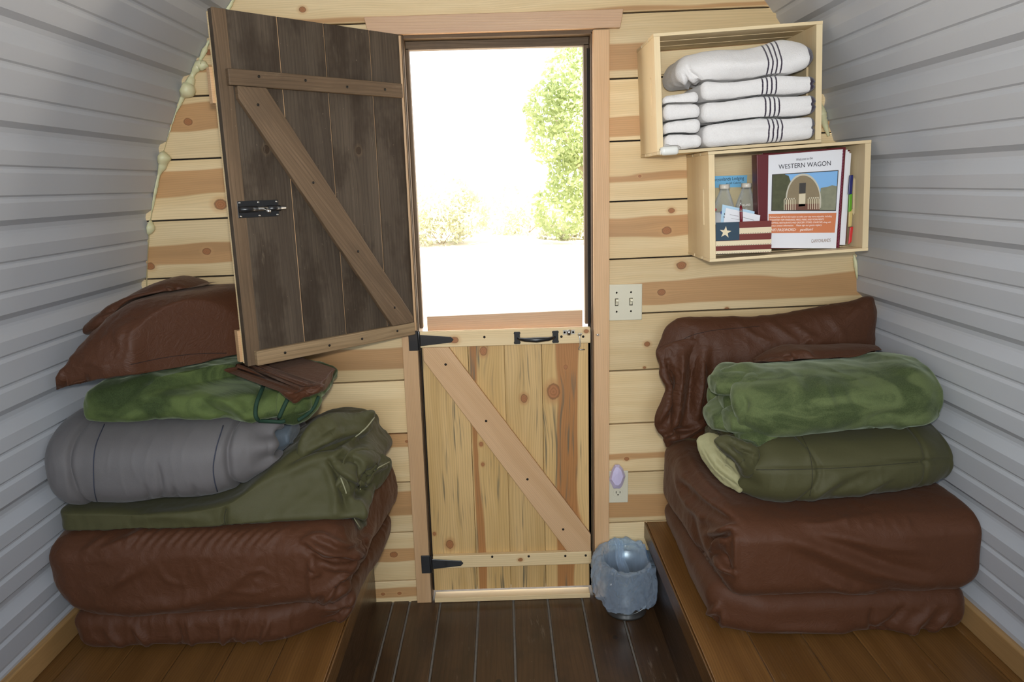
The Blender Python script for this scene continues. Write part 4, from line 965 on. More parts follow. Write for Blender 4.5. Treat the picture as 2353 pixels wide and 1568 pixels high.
for st_ in ([(.70, -.42, .672, .075, .026), (.60, -.42, .668, .075, .028), (.578, -.42, .664, .05, .018)], [(.70, -.34, .69, .10, .024), (.585, -.36, .688, .10, .028), (.558, -.37, .684, .06, .018)], [(.70, -.40, .638, .10, .018), (.59, -.41, .636, .10, .020), (.57, -.41, .634, .07, .012)]):
    q = loft(st_, 36, 48); q.wrinkle((20, 20, 20), .008); q.build('inner_fold', M_olive, t)
q = flap([(1606, 1005), (1625, 996), (1650, 1000), (1668, 1022), (1660, 1040), (1690, 1060), (1712, 1095), (1709, 1125), (1702, 1132), (1680, 1122), (1650, 1102), (1628, 1075), (1610, 1045)], lambda u, v: -.50 - (v - 1000) / 130 * .08 + .03, .018, M_lining, t, 'lining', .007,
     [([(1612, 1030), (1640, 1075), (1700, 1125)], 5, .008), ([(1640, 1040), (1665, 1070), (1700, 1100)], 7, .006)])
q = flap([(1640, 1012), (1665, 1000), (1700, 1012), (1738, 1030), (1742, 1062), (1728, 1095), (1712, 1098), (1690, 1060), (1662, 1040)], lambda u, v: -.575, .026, M_olive, t, 'rolled_edge', .007,
     [([(1660, 1020), (1690, 1045), (1720, 1085)], 9, .008), ([(1680, 1015), (1705, 1035), (1735, 1050)], 7, -.009)])

t = empty('green_plush_blanket', (.85, -.36, .74), 'green plush blanket rolled up on top of the rolled olive comforter', 'blanket', 'green plush blankets')
s = loft([(.585, -.42, .806, .13, .074, 2.3), (.62, -.42, .805, .155, .085, 2.4), (.70, -.42, .808, .165, .081, 2.5), (.85, -.41, .810, .165, .077, 2.5), (.95, -.40, .810, .17, .080, 2.4), (1.03, -.39, .814, .17, .084, 2.3), (1.075, -.39, .818, .145, .074, 2.2)], 170, 140, lip=(0, .10, .032))
V = s.V; s.wrinkle((5, 6, 6), .013); s.wrinkle((11, 11, 11), .006, 2, 1.2, True)
a = np.arctan2(s.V[:, 2] - .81, s.V[:, 1] + .42); s.push(.010 * np.cos(a * 4 + 1.0) * sm(s.V[:, 0], .68, .585))
s.creases([([(1700, 905), (1712, 925), (1692, 960)], 10, -.012), ([(2050, 990), (2080, 970), (2120, 965), (2160, 950)], 9, .010), ([(1990, 985), (2020, 960), (2080, 955)], 12, -.008), ([(1890, 870), (1905, 920), (1930, 960)], 12, .006), ([(1950, 880), (1970, 930), (2000, 970)], 12, -.006), ([(2060, 840), (2110, 860), (2150, 890)], 12, .006), ([(1800, 850), (1830, 880), (1845, 930)], 14, .004)])
s.build('roll', M_plush, t)
for st_ in ([(.72, -.45, .845, .055, .030), (.60, -.47, .842, .055, .034), (.578, -.48, .838, .035, .022)], [(.70, -.46, .785, .07, .034), (.590, -.48, .778, .07, .038), (.562, -.49, .772, .045, .026)], [(.70, -.40, .80, .06, .028), (.585, -.42, .806, .055, .028), (.565, -.43, .806, .03, .018)],
            [(.68, -.38, .86, .07, .024), (.57, -.40, .852, .08, .030), (.545, -.41, .846, .05, .022)], [(.66, -.50, .742, .06, .020), (.60, -.51, .740, .06, .024), (.580, -.52, .738, .04, .016)], [(.70, -.36, .77, .08, .03), (.57, -.40, .76, .09, .036), (.540, -.41, .755, .06, .026)]):
    q = loft(st_, 36, 56); q.wrinkle((18, 18, 18), .007); q.build('inner_fold', M_plush, t)

t = empty('pillow', (.80, -.13, .60), 'brown pillow propped upright against the plank wall behind the green roll', 'pillow', 'brown pillows')
s = pouf([(1508, 806), (1520, 780), (1533, 752), (1558, 733), (1600, 728), (1660, 727), (1740, 727), (1800, 720), (1860, 708), (1920, 697), (1965, 690), (1990, 683), (2002, 684), (2008, 700), (2009, 760), (2008, 830), (1995, 900), (1900, 930), (1750, 940), (1620, 950), (1560, 960), (1535, 930), (1530, 900), (1528, 870)],
         lambda u, v: -.125 - max(0, v - 690) / 320 * .03, .075, .055, 70, 420, 2.0, (1755, 850))
s.up = False; s.wrinkle((6, 6, 6), .010); s.wrinkle((16, 12, 12), .004, 3, 1.5, True)
s.creases([([(1690, 735), (1730, 770), (1780, 790)], 8, .004), ([(1760, 735), (1800, 765), (1840, 790)], 8, .004), ([(1620, 790), (1615, 840), (1600, 900)], 12, .008), ([(1590, 780), (1580, 830), (1555, 880)], 8, .008), ([(1600, 760), (1590, 800), (1575, 840)], 7, -.007), ([(1640, 800), (1640, 850), (1625, 900)], 10, -.006), ([(1820, 740), (1850, 765), (1900, 790)], 8, .004), ([(1900, 720), (1930, 760), (1950, 800)], 10, .004), ([(1840, 800), (1860, 780), (1880, 800)], 7, .005)])
s.build('cushion', M_brown2, t)
thread(s.lay([(1513, 820), (1550, 795), (1580, 775), (1620, 763), (1700, 754), (1745, 750)], .0003), .0008, 'seam', M_bthread, t)
q = flap([(1508, 808), (1540, 790), (1600, 780), (1640, 800), (1640, 880), (1630, 960), (1610, 1005), (1560, 1010), (1532, 1028), (1524, 1005), (1510, 990), (1504, 962), (1518, 925), (1530, 890), (1522, 850)], lambda u, v: -.175 - max(0, v - 800) / 220 * .05, .022, M_brown2, t, 'open_end', .0055,
     [([(1535, 830), (1545, 890), (1540, 960)], 7, -.016), ([(1570, 800), (1565, 880), (1555, 960), (1540, 1010)], 10, .016), ([(1595, 800), (1590, 880), (1580, 960)], 8, -.014), ([(1615, 800), (1612, 880), (1600, 970)], 9, .012), ([(1515, 840), (1535, 880), (1542, 905)], 6, .010), ([(1530, 1010), (1570, 1000), (1620, 975)], 7, .012), ([(1520, 1005), (1560, 990), (1600, 985)], 5, -.010), ([(1512, 975), (1530, 940), (1542, 900)], 8, .012)], 300, 60)
t = empty('folded_pillowcase', (.88, -.25, .89), 'spare brown pillowcase folded between the rolled green blanket and the upright pillow', 'pillowcase', 'folded brown linens')
s = loft([(.70, -.31, .872, .05, .010), (.735, -.31, .884, .06, .020), (.78, -.30, .890, .065, .026), (.83, -.30, .890, .065, .025), (.92, -.29, .890, .06, .022), (1.0, -.28, .892, .05, .018), (1.035, -.28, .894, .03, .012)], 120, 90, 2.5)
s.creases([([(1740, 832), (1785, 828), (1820, 832), (1818, 820), (1790, 818)], 4, .008), ([(1735, 828), (1780, 818), (1830, 822), (1822, 836)], 4, -.006), ([(1830, 805), (1860, 815), (1880, 830)], 7, .005), ([(1850, 815), (1930, 812), (1990, 806)], 7, -.004)])
s.wrinkle((14, 14, 14), .003); s.build('folds', M_brown2, t)
# ================================================================== CRATES AND WHAT IS IN THEM
class Frame:
    def __init__(s, o, ang): s.o = np.array(o, float); s.ex = np.array([math.cos(ang), 0, math.sin(ang)]); s.ez = np.array([-math.sin(ang), 0, math.cos(ang)]); s.ey = np.array([0, 1., 0])
    def __call__(s, a, y, c): return s.o + s.ex * a + s.ey * y + s.ez * c
    def box(s, mb, a0, a1, y0, y1, c0, c1, grain='a', **kw):
        o = s(a0, y0, c0)
        if grain == 'a': mb.board(o, s.ex, s.ez, s.ey, a1 - a0, c1 - c0, y1 - y0, **kw)
        elif grain == 'c': mb.board(o, s.ez, s.ex, s.ey, c1 - c0, a1 - a0, y1 - y0, **kw)
        else: mb.board(o, s.ey, s.ex, s.ez, y1 - y0, a1 - a0, c1 - c0, **kw)
        return mb
    def soft(s, so): so.V = s.o + so.V[:, :1] * s.ex + so.V[:, 1:2] * s.ey + so.V[:, 2:3] * s.ez; return so
def end_panel(fr, a, th, D, H, slot, parent):
    bm = bmesh.new(); y0, y1, c0, c1 = -D, -.001, .0, H
    outer = [(y0, c0), (y1, c0), (y1, c1), (y0, c1)]; ys, cs, w, l = slot
    inner = [(ys + w * math.cos(t), cs + (l if math.sin(t) > 0 else -l) + w * math.sin(t)) for t in np.linspace(0, 2 * math.pi, 24, endpoint=False)]
    es = []
    for loop in (outer, inner):
        vs = [bm.verts.new((0, p[0], p[1])) for p in loop]; es += [bm.edges.new((vs[i], vs[(i + 1) % len(vs)])) for i in range(len(vs))]
    bmesh.ops.triangle_fill(bm, edges=es, use_beauty=True, normal=(1, 0, 0))
    g = bmesh.ops.extrude_face_region(bm, geom=bm.faces[:]); bmesh.ops.translate(bm, vec=(th, 0, 0), verts=[v for v in g['geom'] if isinstance(v, bmesh.types.BMVert)])
    bmesh.ops.recalc_face_normals(bm, faces=bm.faces[:]); bm.verts.index_update()
    V = [tuple(v.co) for v in bm.verts]; F = [tuple(v.index for v in f.verts) for f in bm.faces]; bm.free()
    mb = MB(); mb.add([fr(a + v[0], v[1], v[2]) for v in V], F, 0, False, [(v[2] + a, v[1], v[0]) for v in V], random.random())
    return mb.build('end_panel', M_crate, parent)
def crate(o, ang, W, H, D, label):
    fr = Frame(o, ang); t = empty('wooden_crate', fr(0, 0, 0), label, 'crate', 'pine crates on the wall')
    end_panel(fr, .0, .016, D, H - .0, (-D * .77, H * .5, .007, .045), t); end_panel(fr, W - .016, .016, D, H, (-D * .77, H * .5, .007, .045), t)
    for c in (-.0085, H + .0003):
        n = 3; w_ = (D - .022) / 3
        for k in range(3):
            y = -D + k * (w_ + .011)
            fr.box(MB(), -.001, W + .001, y, y + w_, c, c + .0082, ks=[(random.uniform(.1, .35), c, .004)] if k == 1 else []).build('slat', M_crate, t, bevel=.0008)
    n = 4; w_ = (H - .036) / 4
    for k in range(4):
        c = .002 + k * (w_ + .0105); fr.box(MB(), .0165, W - .0165, -.0095, -.0015, c, c + w_, ks=[(random.uniform(.05, .4), w_ * .5, .009)]).build('back_slat', M_crate, t, bevel=.0008)
    return fr, t
CU, tu = crate((.423, 0, 1.4495), .048, .440, .290, .241, 'upper pine crate on the wall, filled with folded white towels')
CL, tl = crate((.573, 0, 1.1575), .044, .438, .2805, .241, 'lower pine crate on the wall, holding a binder and water bottles')
# white plastic fitting clipped on the corner
s = rbox(.006, .054, -.262, -.243, -.012, .012, .009, .003); CU.soft(s); t = empty('sensor', CU(.03, -.25, 0), 'small white rounded plastic sensor on the lower left corner of the upper crate', 'sensor')
s.build('case', M_white, t); q = MB(); q.lathe([(.0001, -.0012), (.0095, -.001), (.0095, .001), (.0001, .0012)], CU(.006, -.2525, 0), 18, axis='x'); q.build('end_cap', M_white, t)
q = MB(); q.lathe([(.0001, -.0018), (.0016, -.0015), (.0016, .0)], CU(.0052, -.2525, .004), 8, axis='x'); q.build('pinhole', M_gap, t)

# ---- towels
g = G('white_terry', .95); wcv = g.xyz(g.attr('wc')[1]); o_ = g.obj()
n1 = g.noise(o_, 700, 2); n2 = g.noise(o_, 260, 2)
a_ = g.M('ADD', wcv[0], g.M('MULTIPLY', g.M('SUBTRACT', n1, .5), .22))
fr_ = g.M('ABSOLUTE', g.M('SUBTRACT', g.M('FRACT', g.M('ADD', a_, .5)), .5))
inb = g.M('MULTIPLY', g.M('GREATER_THAN', a_, -.5), g.M('LESS_THAN', a_, 3.5))
stripe = g.M('MULTIPLY', g.mr(fr_, .20, .14), inb); hem = g.mr(g.M('ADD', wcv[1], g.M('MULTIPLY', g.M('SUBTRACT', n1, .5), .004)), -.0006, .0006)
dk = g.M('MAXIMUM', stripe, hem)
g.put(g.b.inputs['Base Color'], g.mix(dk, g.mix(n2, (.80, .765, .745), (.87, .845, .825)), (.026, .013, .032)))
g.b.inputs['Sheen Weight'].default_value = .4; g.put(g.b.inputs['Normal'], g.bump(g.M('ADD', n1, n2), .55, .0022)); M_terry = g.m
def towel(fr, a0, a1, y0, y1, c0, c1, r, label, grp, stripe0=None, hema=9.0, cr=(), bulge=0.0, name='bath_towel', fold=True, mod=None):
    s = rbox(a0, a1, y0, y1, c0, c1, r, .0035); L = s.V.copy()
    s.V[:, 2] += .003 * np.sin(s.V[:, 0] * 30 + c0 * 90) * sm(s.V[:, 2], c0, c1)
    if mod: mod(s)
    A = np.stack([(L[:, 0] - (stripe0 if stripe0 is not None else 9)) / .0118 + 3.0 * 0, L[:, 0] - hema, L[:, 2] * 0], 1)
    s.wrinkle((18, 18, 18), .004, 2)
    k = np.exp(-((L[:, 2] - (c0 + c1) / 2) / .0028) ** 2) * sm(L[:, 0], a1 - .05, a1 - .012)       # the fold seen at the end
    if fold: s.push(-.006 * k)
    fr.soft(s); s.creases(cr); t = empty(name, s.V.mean(0) * np.array([1, 1, 0]) + np.array([0, 0, s.V[:, 2].min()]), label, 'towel', grp)
    o = s.build('folded_cloth', M_terry, t); q = o.data.attributes.new('wc', 'FLOAT_VECTOR', 'POINT'); q.data.foreach_set('vector', A.astype(np.float32).ravel()); return s
G1, G2 = 'white striped towels in the upper crate', 'small white washcloths in the upper crate'
towel(CU, .121, .4218, -.262, -.03, .0015, .062, .022, 'white striped towel at the bottom of the towel stack', G1, .292, .409, [([(1640, 290), (1740, 292), (1860, 290)], 6, .003)])
towel(CU, .119, .4228, -.262, -.03, .0655, .118, .020, 'white striped towel second from the bottom of the stack', G1, .284, .405)
towel(CU, .118, .4225, -.260, -.03, .1215, .166, .018, 'white striped towel third up, just under the topmost towel', G1, .277, .403)
def drape(s):
    V = s.V; V[:, 2] += .016 * sm(V[:, 0], .22, .34) * sm(V[:, 2], .19, .26) - .024 * sm(V[:, 0], .34, .435) * sm(V[:, 2], .2, .26) + .018 * sm(V[:, 0], .33, .43) * (1 - sm(V[:, 2], .18, .25)); V[:, 1] += .03 * sm(V[:, 2], .20, .26) + .02 * sm(V[:, 0], .16, .07)
    V[:, 0] += .02 * sm(V[:, 2], .235, .2) * (1 - sm(V[:, 0], .07, .2)) * -0.6
towel(CU, .070, .4180, -.262, -.05, .170, .248, .030, 'largest white striped towel draped on top of the towel stack', G1, .290, .400, [([(1572, 170), (1580, 190), (1600, 205), (1608, 192), (1596, 186)], 4, -.008), ([(1578, 145), (1585, 165), (1605, 182)], 5, -.009), ([(1570, 180), (1578, 200), (1595, 210)], 4, .004), ([(1640, 145), (1720, 150), (1790, 142)], 12, .005)], fold=False, mod=drape)
for i, (c0, c1, lb) in enumerate(((.0015, .0375, 'small white washcloth at the bottom of the left stack'), (.0395, .0755, 'small white washcloth second from the bottom of the left stack'), (.0775, .1145, 'cream washcloth third up in the left stack'), (.1165, .143, 'small white washcloth on top of the left stack'))):
    towel(CU, .0185 - .000 * i, .1165 - .002 * i, -.262 + .004 * (i % 2), -.06, c0, c1, .015, lb, G2, name='washcloth', fold=False, cr=[([(1520, 240 + 32 * i), (1560, 246 + 32 * i), (1600, 238 + 32 * i)], 4, .002)])

# ---- lower crate: things standing on its floor
def pxprism(px, Y, T):
    P = [at(u, v, Y) for u, v in px]; return MB().prism([(p[0], p[2]) for p in P], (0, Y, 0), (1, 0, 0), (0, 0, 1), (0, 1, 0), T)
def words(body, u0, v0, u1, v1, hpx, Y, mat, parent, name='lettering', lift=.0004, shear=0.0):
    c = bpy.data.curves.new(name, 'FONT'); c.body = body; c.size = .01; c.extrude = .00008; c.shear = shear; c.materials.append(mat)
    o = bpy.data.objects.new(name, c); COL.objects.link(o); bpy.context.view_layer.update()
    a, b = at(u0, v0, Y - lift), at(u1, v1, Y - lift); wd = np.linalg.norm(b - a); hh = np.linalg.norm(at(u0, v0, Y) - at(u0, v0 - hpx, Y))
    sx = wd / max(o.dimensions.x, 1e-5); sy = hh / (.01 * .72); ang = math.atan2(b[2] - a[2], b[0] - a[0])
    o.parent = parent; R = Matrix.Rotation(-ang, 4, 'Y') @ Matrix.Rotation(math.pi / 2, 4, 'X')
    me = bpy.data.meshes.new_from_object(o.evaluated_get(bpy.context.evaluated_depsgraph_get())); bpy.data.objects.remove(o)
    o = bpy.data.objects.new(name, me); COL.objects.link(o); o.parent = parent
    me.transform(Matrix.Translation(Vector(a - np.array(absloc(parent)))) @ R @ Matrix.Diagonal((sx, sy, 1, 1)))
    if not me.materials: me.materials.append(mat)
    return o
K = lambda n, c, r=.5, **k: plain(n, SRGB(*c), r, **k)
M_ink = K('ink', (30, 30, 38), .6); M_paper = K('white_paper', (226, 226, 230), .6); M_maroon = K('maroon_vinyl', (92, 14, 20), .35); M_orange = K('orange_panel', (206, 122, 78), .6); M_wht = K('white_ink', (245, 240, 232), .6)
M_sky = K('print_sky', (128, 178, 226), .6); M_bush = K('print_bush', (84, 86, 58), .7, noise=.7); M_scrub = K('print_scrub', (140, 140, 116), .7, noise=.5); M_cab = K('print_cabin', (140, 124, 96), .7, noise=.2); M_arch = K('print_arch', (196, 190, 172), .6); M_pdoor = K('print_door', (58, 54, 50), .6); M_rl = K('print_rails', (214, 200, 170), .6)
M_plumv = K('plum_edge', (120, 30, 70), .3)
YB = -.205
p0 = at(1850, 576, YB); t = empty('binder', (p0[0], YB, p0[2]), 'maroon guest binder with an arched cabin photo on its white cover sheet', 'binder')
pxprism([(1739, 356), (1944, 338), (1929, 570), (1744, 572)], YB, .003).build('front_cover', M_maroon, t, bevel=.001)
pxprism([(1752, 352), (1954, 345), (1945, 560), (1752, 562)], YB + .042, .003).build('back_cover', M_maroon, t, bevel=.001)
pxprism([(1738, 356), (1744, 355), (1748, 569), (1743, 569)], YB + .003, .038).build('spine', M_maroon, t)
cs_ = pxprism([(1766, 357), (1937, 343), (1921, 571), (1763, 570)], YB - .0008, .0006).build('cover_sheet', M_paper, t)
for k, (a, b) in enumerate(((1948, 348), (1952, 352), (1956, 356))):
    pxprism([(1770, 362), (a, b - 4), (a - 14, 563), (1770, 562)], YB + .006 + k * .011, .009).build('page_block', M_paper, t)
q = MB(); P = [at(1938 - (v - 342) * .055 + 1.2 * math.sin(v * .9), v, YB - .0012) for v in range(344, 571, 2)]; q.tube(P, .0011, 6); q.build('sleeve_edge', M_plumv, t)
for nm, px, c in (('blue', [(1953, 403), (1961, 402), (1958, 446), (1950, 447)], (18, 28, 96)), ('green', [(1952, 447), (1959, 445), (1957, 486), (1950, 488)], (88, 150, 30)), ('tan', [(1951, 487), (1960, 480), (1957, 520), (1950, 522)], (196, 176, 112)), ('red', [(1954, 523), (1961, 521), (1957, 556), (1950, 562)], (196, 44, 44))):
    o = pxprism(px, YB + .012, .006).build('index_tab', K(nm + '_tab', c, .3), t, bevel=.001); o['label'] = nm + ' index tab'
# printed photo on the cover
ph = MB(); Yp = YB - .0009
def flatpx(px, mi, l): P = [at(u, v, Yp - l) for u, v in px]; ph.add(P, [tuple(range(len(P)))], mi)
flatpx([(1774, 401), (1927, 391), (1921, 485), (1772, 485)], 4, .0000)
flatpx([(1776, 403), (1925, 393), (1920, 483), (1774, 483)], 0, .0001)
flatpx([(1886, 432), (1900, 430), (1912, 426), (1923, 428), (1920, 483), (1880, 483)], 2, .0002)
flatpx([(1776, 403), (1800, 400), (1812, 404), (1818, 420), (1812, 445), (1808, 483), (1774, 483)], 1, .0002)
arcp = lambda k, dy: [(1846 + math.cos(t) * 41 * k, 465 + dy - (math.sin(t) ** .9 if t < math.pi else 0) * 66 * k) for t in np.linspace(math.pi, 0, 26)]
flatpx(arcp(1.0, 0) + [(1886, 478), (1804, 478)], 3, .0003); flatpx(arcp(.93, 0) + [(1883, 479), (1808, 479)], 5, .0004)
flatpx([(1837, 421), (1852, 420), (1851, 444), (1836, 445)], 6, .0005); flatpx([(1836, 446), (1851, 445), (1850, 474), (1835, 475)], 7, .0005)
flatpx([(1804, 470), (1884, 468), (1884, 483), (1804, 483)], 8, .0005)
for (a, b, y) in ((1802, 1827, 456), (1857, 1882, 454)):
    for k in range(6): u = a + (b - a) * k / 5; flatpx([(u - .9, y), (u + .9, y), (u + .9, y + 27), (u - .9, y + 27)], 7, .0006)
    flatpx([(a - 1, y), (b + 1, y - 1), (b + 1, y + 2), (a - 1, y + 3)], 7, .0006)
ph.build('printed_photo', [M_sky, M_bush, M_scrub, M_arch, M_pdoor, M_cab, M_pdoor, M_rl, K('print_deck', (110, 70, 55), .7)], cs_)
pxprism([(1766, 492), (1922, 489), (1918, 535), (1767, 536)], YB - .0009, .00005).build('orange_panel', M_orange, cs_)
words('Welcome to the', 1829, 370, 1867, 366, 6, YB - .0009, M_ink, cs_, shear=.15); words('WESTERN WAGON', 1789, 389, 1909, 380, 11, YB - .0009, M_ink, cs_)
for (tx, a, b, v, dv, h) in (('Enclosed you will find information to make your stay more enjoyable, including', 1768, 1911, 501, -2, 4), ('SUGGESTED TRIP ITINERARIES, HIKES, PARKS AND MONUMENTS', 1768, 1893, 508, -2, 4),
                             ('SHOPPING, RESTAURANTS AND GROCERY STORES, CHURCHES, along with', 1768, 1909, 514.5, -2, 4), ('various contact information.    Please sign our guests registry', 1768, 1888, 521, -2, 4)):
    words(tx, a, v, b, v + dv, h, YB - .0010, M_wht, cs_, shear=.2)
words('WIFI PASSWORD:', 1768, 532, 1828, 531, 6.5, YB - .0010, M_wht, cs_, shear=.2); words('pavilion1', 1838, 531, 1868, 530, 6.5, YB - .0010, M_wht, cs_, shear=.2)
words('CANYONLANDS', 1864, 558, 1908, 556, 8, YB - .0009, K('logo_brown', (130, 96, 66), .6), cs_)
# flag box
YF = -.236
M_cream = K('cream_paint', (228, 212, 178), .6); M_redp = K('barn_red', (112, 42, 32), .6); M_navy = K('slate_blue', (36, 62, 80), .6)
p0 = at(1706, 588, YF); t = empty('card_holder', (p0[0], YF, p0[2]), 'small wooden box painted with red and cream stripes and one star', 'box')
A, B = at(1645, 584, YF), at(1772, 509, YF); q = MB()
for (x0, x1, y0, y1, z0, z1) in ((A[0], B[0], .0012, .0042, A[2] + .001, B[2] - .006), (A[0], B[0], .025, .028, A[2] + .001, B[2] - .006), (A[0], A[0] + .003, .0042, .025, A[2] + .001, B[2] - .006), (B[0] - .003, B[0], .0042, .025, A[2] + .001, B[2] - .006), (A[0], B[0], .0012, .028, A[2], A[2] + .003)):
    q.box(x0, x1, YF + y0, YF + y1, z0, z1)
q.build('body', M_redp, t)
rows = [(0, 14.5), (14.5, 29), (29, 43), (43, 55), (55, 65.5), (65.5, 73)]
for k, (a, b) in enumerate(rows):
    l = 1699 if k < 3 else 1645
    f0 = (l - 1642) / 131
    px = [(l, 512 - 5 * f0 + a), (1773, 507 + a), (1773 - .8, 507 + b - .6), (l, 512 - 5 * f0 + b - .6)]
    pxprism(px, YF, .0012).build('stripe', M_redp if k % 2 == 0 else M_cream, t)
    if k % 2: 
        q = MB()
        for u in np.arange(l + 3, 1770, 5.5): q.add([at(u + du, 512 - 5 * (u - 1642) / 131 + b - 2.2 + dv, YF - .0002) for du, dv in ((0, 0), (2.6, -.1), (2.6, .7), (0, .8))], [(0, 1, 2, 3)])
        q.build('stitching', M_ink, t)
pxprism([(1645, 512), (1699, 510), (1699, 552), (1645, 554)], YF, .0012).build('canton', M_navy, t)
pxprism([(1667 + (14 if k % 2 == 0 else 5.6) * math.sin(k * math.pi / 5 + .1), 534 - (14 if k % 2 == 0 else 5.6) * math.cos(k * math.pi / 5 + .1)) for k in range(10)], YF - .0014, .0014).build('star', M_cream, t)
# cards and pen standing in the box
def card(px, Y, label, m, edge=None, lines=()):
    P = at(px[2][0], px[2][1], Y); t = empty('card', (P[0], Y, P[2]), label, 'card'); pxprism(px, Y, .0006).build('sheet', m, t)
    for (a, b, c, d_, h) in lines: q = MB(); q.add([at(a, b, Y - .0003), at(c, d_, Y - .0003), at(c, d_ + h, Y - .0003), at(a, b + h, Y - .0003)], [(0, 1, 2, 3)]); q.build('printed_line', M_ink, t)
    return t
card([(1660, 470), (1734, 486), (1729, 536), (1654, 530)], -.214, 'pale blue edged card behind the white card in the striped box', K('pale_blue_card', (176, 206, 226), .5))
card([(1668, 478), (1747, 495), (1742, 536), (1660, 530)], -.219, 'white printed card leaning in the striped box', M_paper, lines=((1677, 493, 1697, 497, .7), (1706, 499, 1733, 506, .7), (1680, 502, 1700, 505, .5), (1664, 490, 1666, 491, 3), (1663, 497, 1665, 498, 3)))
A, B = at(1702, 460, -.226), at(1704, 530, -.226)
t = empty('pen', tuple(B), 'dark red pen with silver clip standing in the striped box', 'pen'); ax = (B - A)
q = MB(); q.tube([A + ax * .18, A + ax * .3, A + ax * .6, B], [.0030, .0040, .0042, .0036], 12); q.build('barrel', K('dark_red_pen', (110, 16, 28), .25), t)
q = MB(); q.tube([A, A + ax * .12, A + ax * .18], [.0016, .002, .0026], 10); q.tube([A + ax * .34, A + ax * .38], .0045, 12); q.build('clicker', M_steel, t)
# bottles
g = G('clear_plastic', .06); g.put(g.b.inputs['Base Color'], (.85, .88, .9)); tr = g.n('ShaderNodeBsdfTransparent'); mx = g.n('ShaderNodeMixShader'); lw = g.n('ShaderNodeLayerWeight')
tr.inputs[0].default_value = (.93, .95, .96, 1); g.put(mx.inputs[0], g.mr(lw.outputs['Facing'], .1, 1.0, .10, .75, False)); g.nt.links.new(tr.outputs[0], mx.inputs[1]); g.nt.links.new(g.b.outputs[0], mx.inputs[2])
g.nt.links.new(mx.outputs[0], g.nt.nodes['Material Output'].inputs['Surface']); M_pet = g.m
M_capw = K('clear_white_cap', (222, 214, 200), .35); M_lab = K('white_label', (226, 232, 242), .4); M_labb = K('blue_label', (70, 130, 196), .4)
def bottle(u, v, Y, label, dark):
    c = at(u, v, Y); base = CL((c - CL.o) @ CL.ex, Y, .0012); H = c[2] - base[2]; t = empty('water_bottle', tuple(base), label, 'bottle', 'water bottles in the lower crate')
    R = .0295; prof = [(.0001, .002), (R * .8, .0), (R, .006), (R, .04), (R * .96, .05), (R, .06), (R, H * .62), (R * .97, H * .68), (R * .75, H * .79), (R * .46, H * .90), (R * .40, H * .93), (R * .40, H * .955)]
    MB().lathe(prof, base, 32).build('body', M_pet, t)
    MB().lathe([(R * .47, H * .935), (R * .50, H * .94), (R * .50, H * .998), (R * .44, H), (.0001, H)], base, 28, wob=lambda q, i: .02 * math.cos(14 * q)).build('cap', M_capw, t)
    MB().lathe([(R * 1.02, H * .26), (R * 1.02, H * .60)], base, 32).build('label', M_lab, t)
    MB().lathe([(R * 1.025, H * .30), (R * 1.025, H * (.46 if dark else .40))], base, 32).build('label_band', M_labb if dark else K('navy_band', (40, 60, 140), .4), t)
    if dark:
        q = MB(); V = []; n = 12
        for i in range(n + 1):
            th = -math.pi / 2 + (-.62 + 1.3 * i / n); V += [base + np.array([R * 1.035 * math.cos(th), R * 1.035 * math.sin(th), H * .50]), base + np.array([R * 1.035 * math.cos(th), R * 1.035 * math.sin(th), H * .565])]
        q.add(V, [(2 * i, 2 * i + 2, 2 * i + 3, 2 * i + 1) for i in range(n)], 0, True); q.build('name_panel', M_ink, t)
        words('KIRKLAND', 1699, 475, 1724, 473, 5, base[1] - R * 1.05, M_wht, t)
    else:
        for (du, dv, r, m) in ((-14, 482, .0035, K('red_seal', (190, 60, 70), .4)), (4, 489, .0075, K('blue_seal', (50, 60, 160), .4))):
            P = at(u + du, dv, base[1] - R * 1.03); MB().lathe([(.0001, -.0006), (r, -.0005), (r, .0)], P, 20, axis='y').build('seal', m, t)
bottle(1658, 424, -.125, 'clear water bottle in the lower crate, beside its left end', False)
bottle(1709, 421, -.120, 'clear water bottle with a black name panel, beside the maroon binder', True)
# leaflet leaning on the back
YL = -.022; p0 = at(1690, 540, YL); t = empty('leaflet', (p0[0], YL, p0[2]), 'blue headed lodging leaflet propped behind the water bottles', 'leaflet')
o = pxprism([(1630, 405), (1735, 401), (1733, 560), (1630, 562)], YL, .0008).build('sheet', K('tan_print', (206, 190, 150), .6, noise=.15), t)
pxprism([(1630, 405.5), (1717, 402.5), (1716, 430), (1630, 432)], YL - .0006, .0004).build('blue_header', K('sky_blue_print', (122, 190, 232), .6), t)
words('Canyonlands Lodging', 1634, 417, 1709, 413, 8, YL - .0006, M_ink, t); words('an 60 Cabins', 1668, 424, 1702, 422, 5, YL - .0006, M_ink, t)
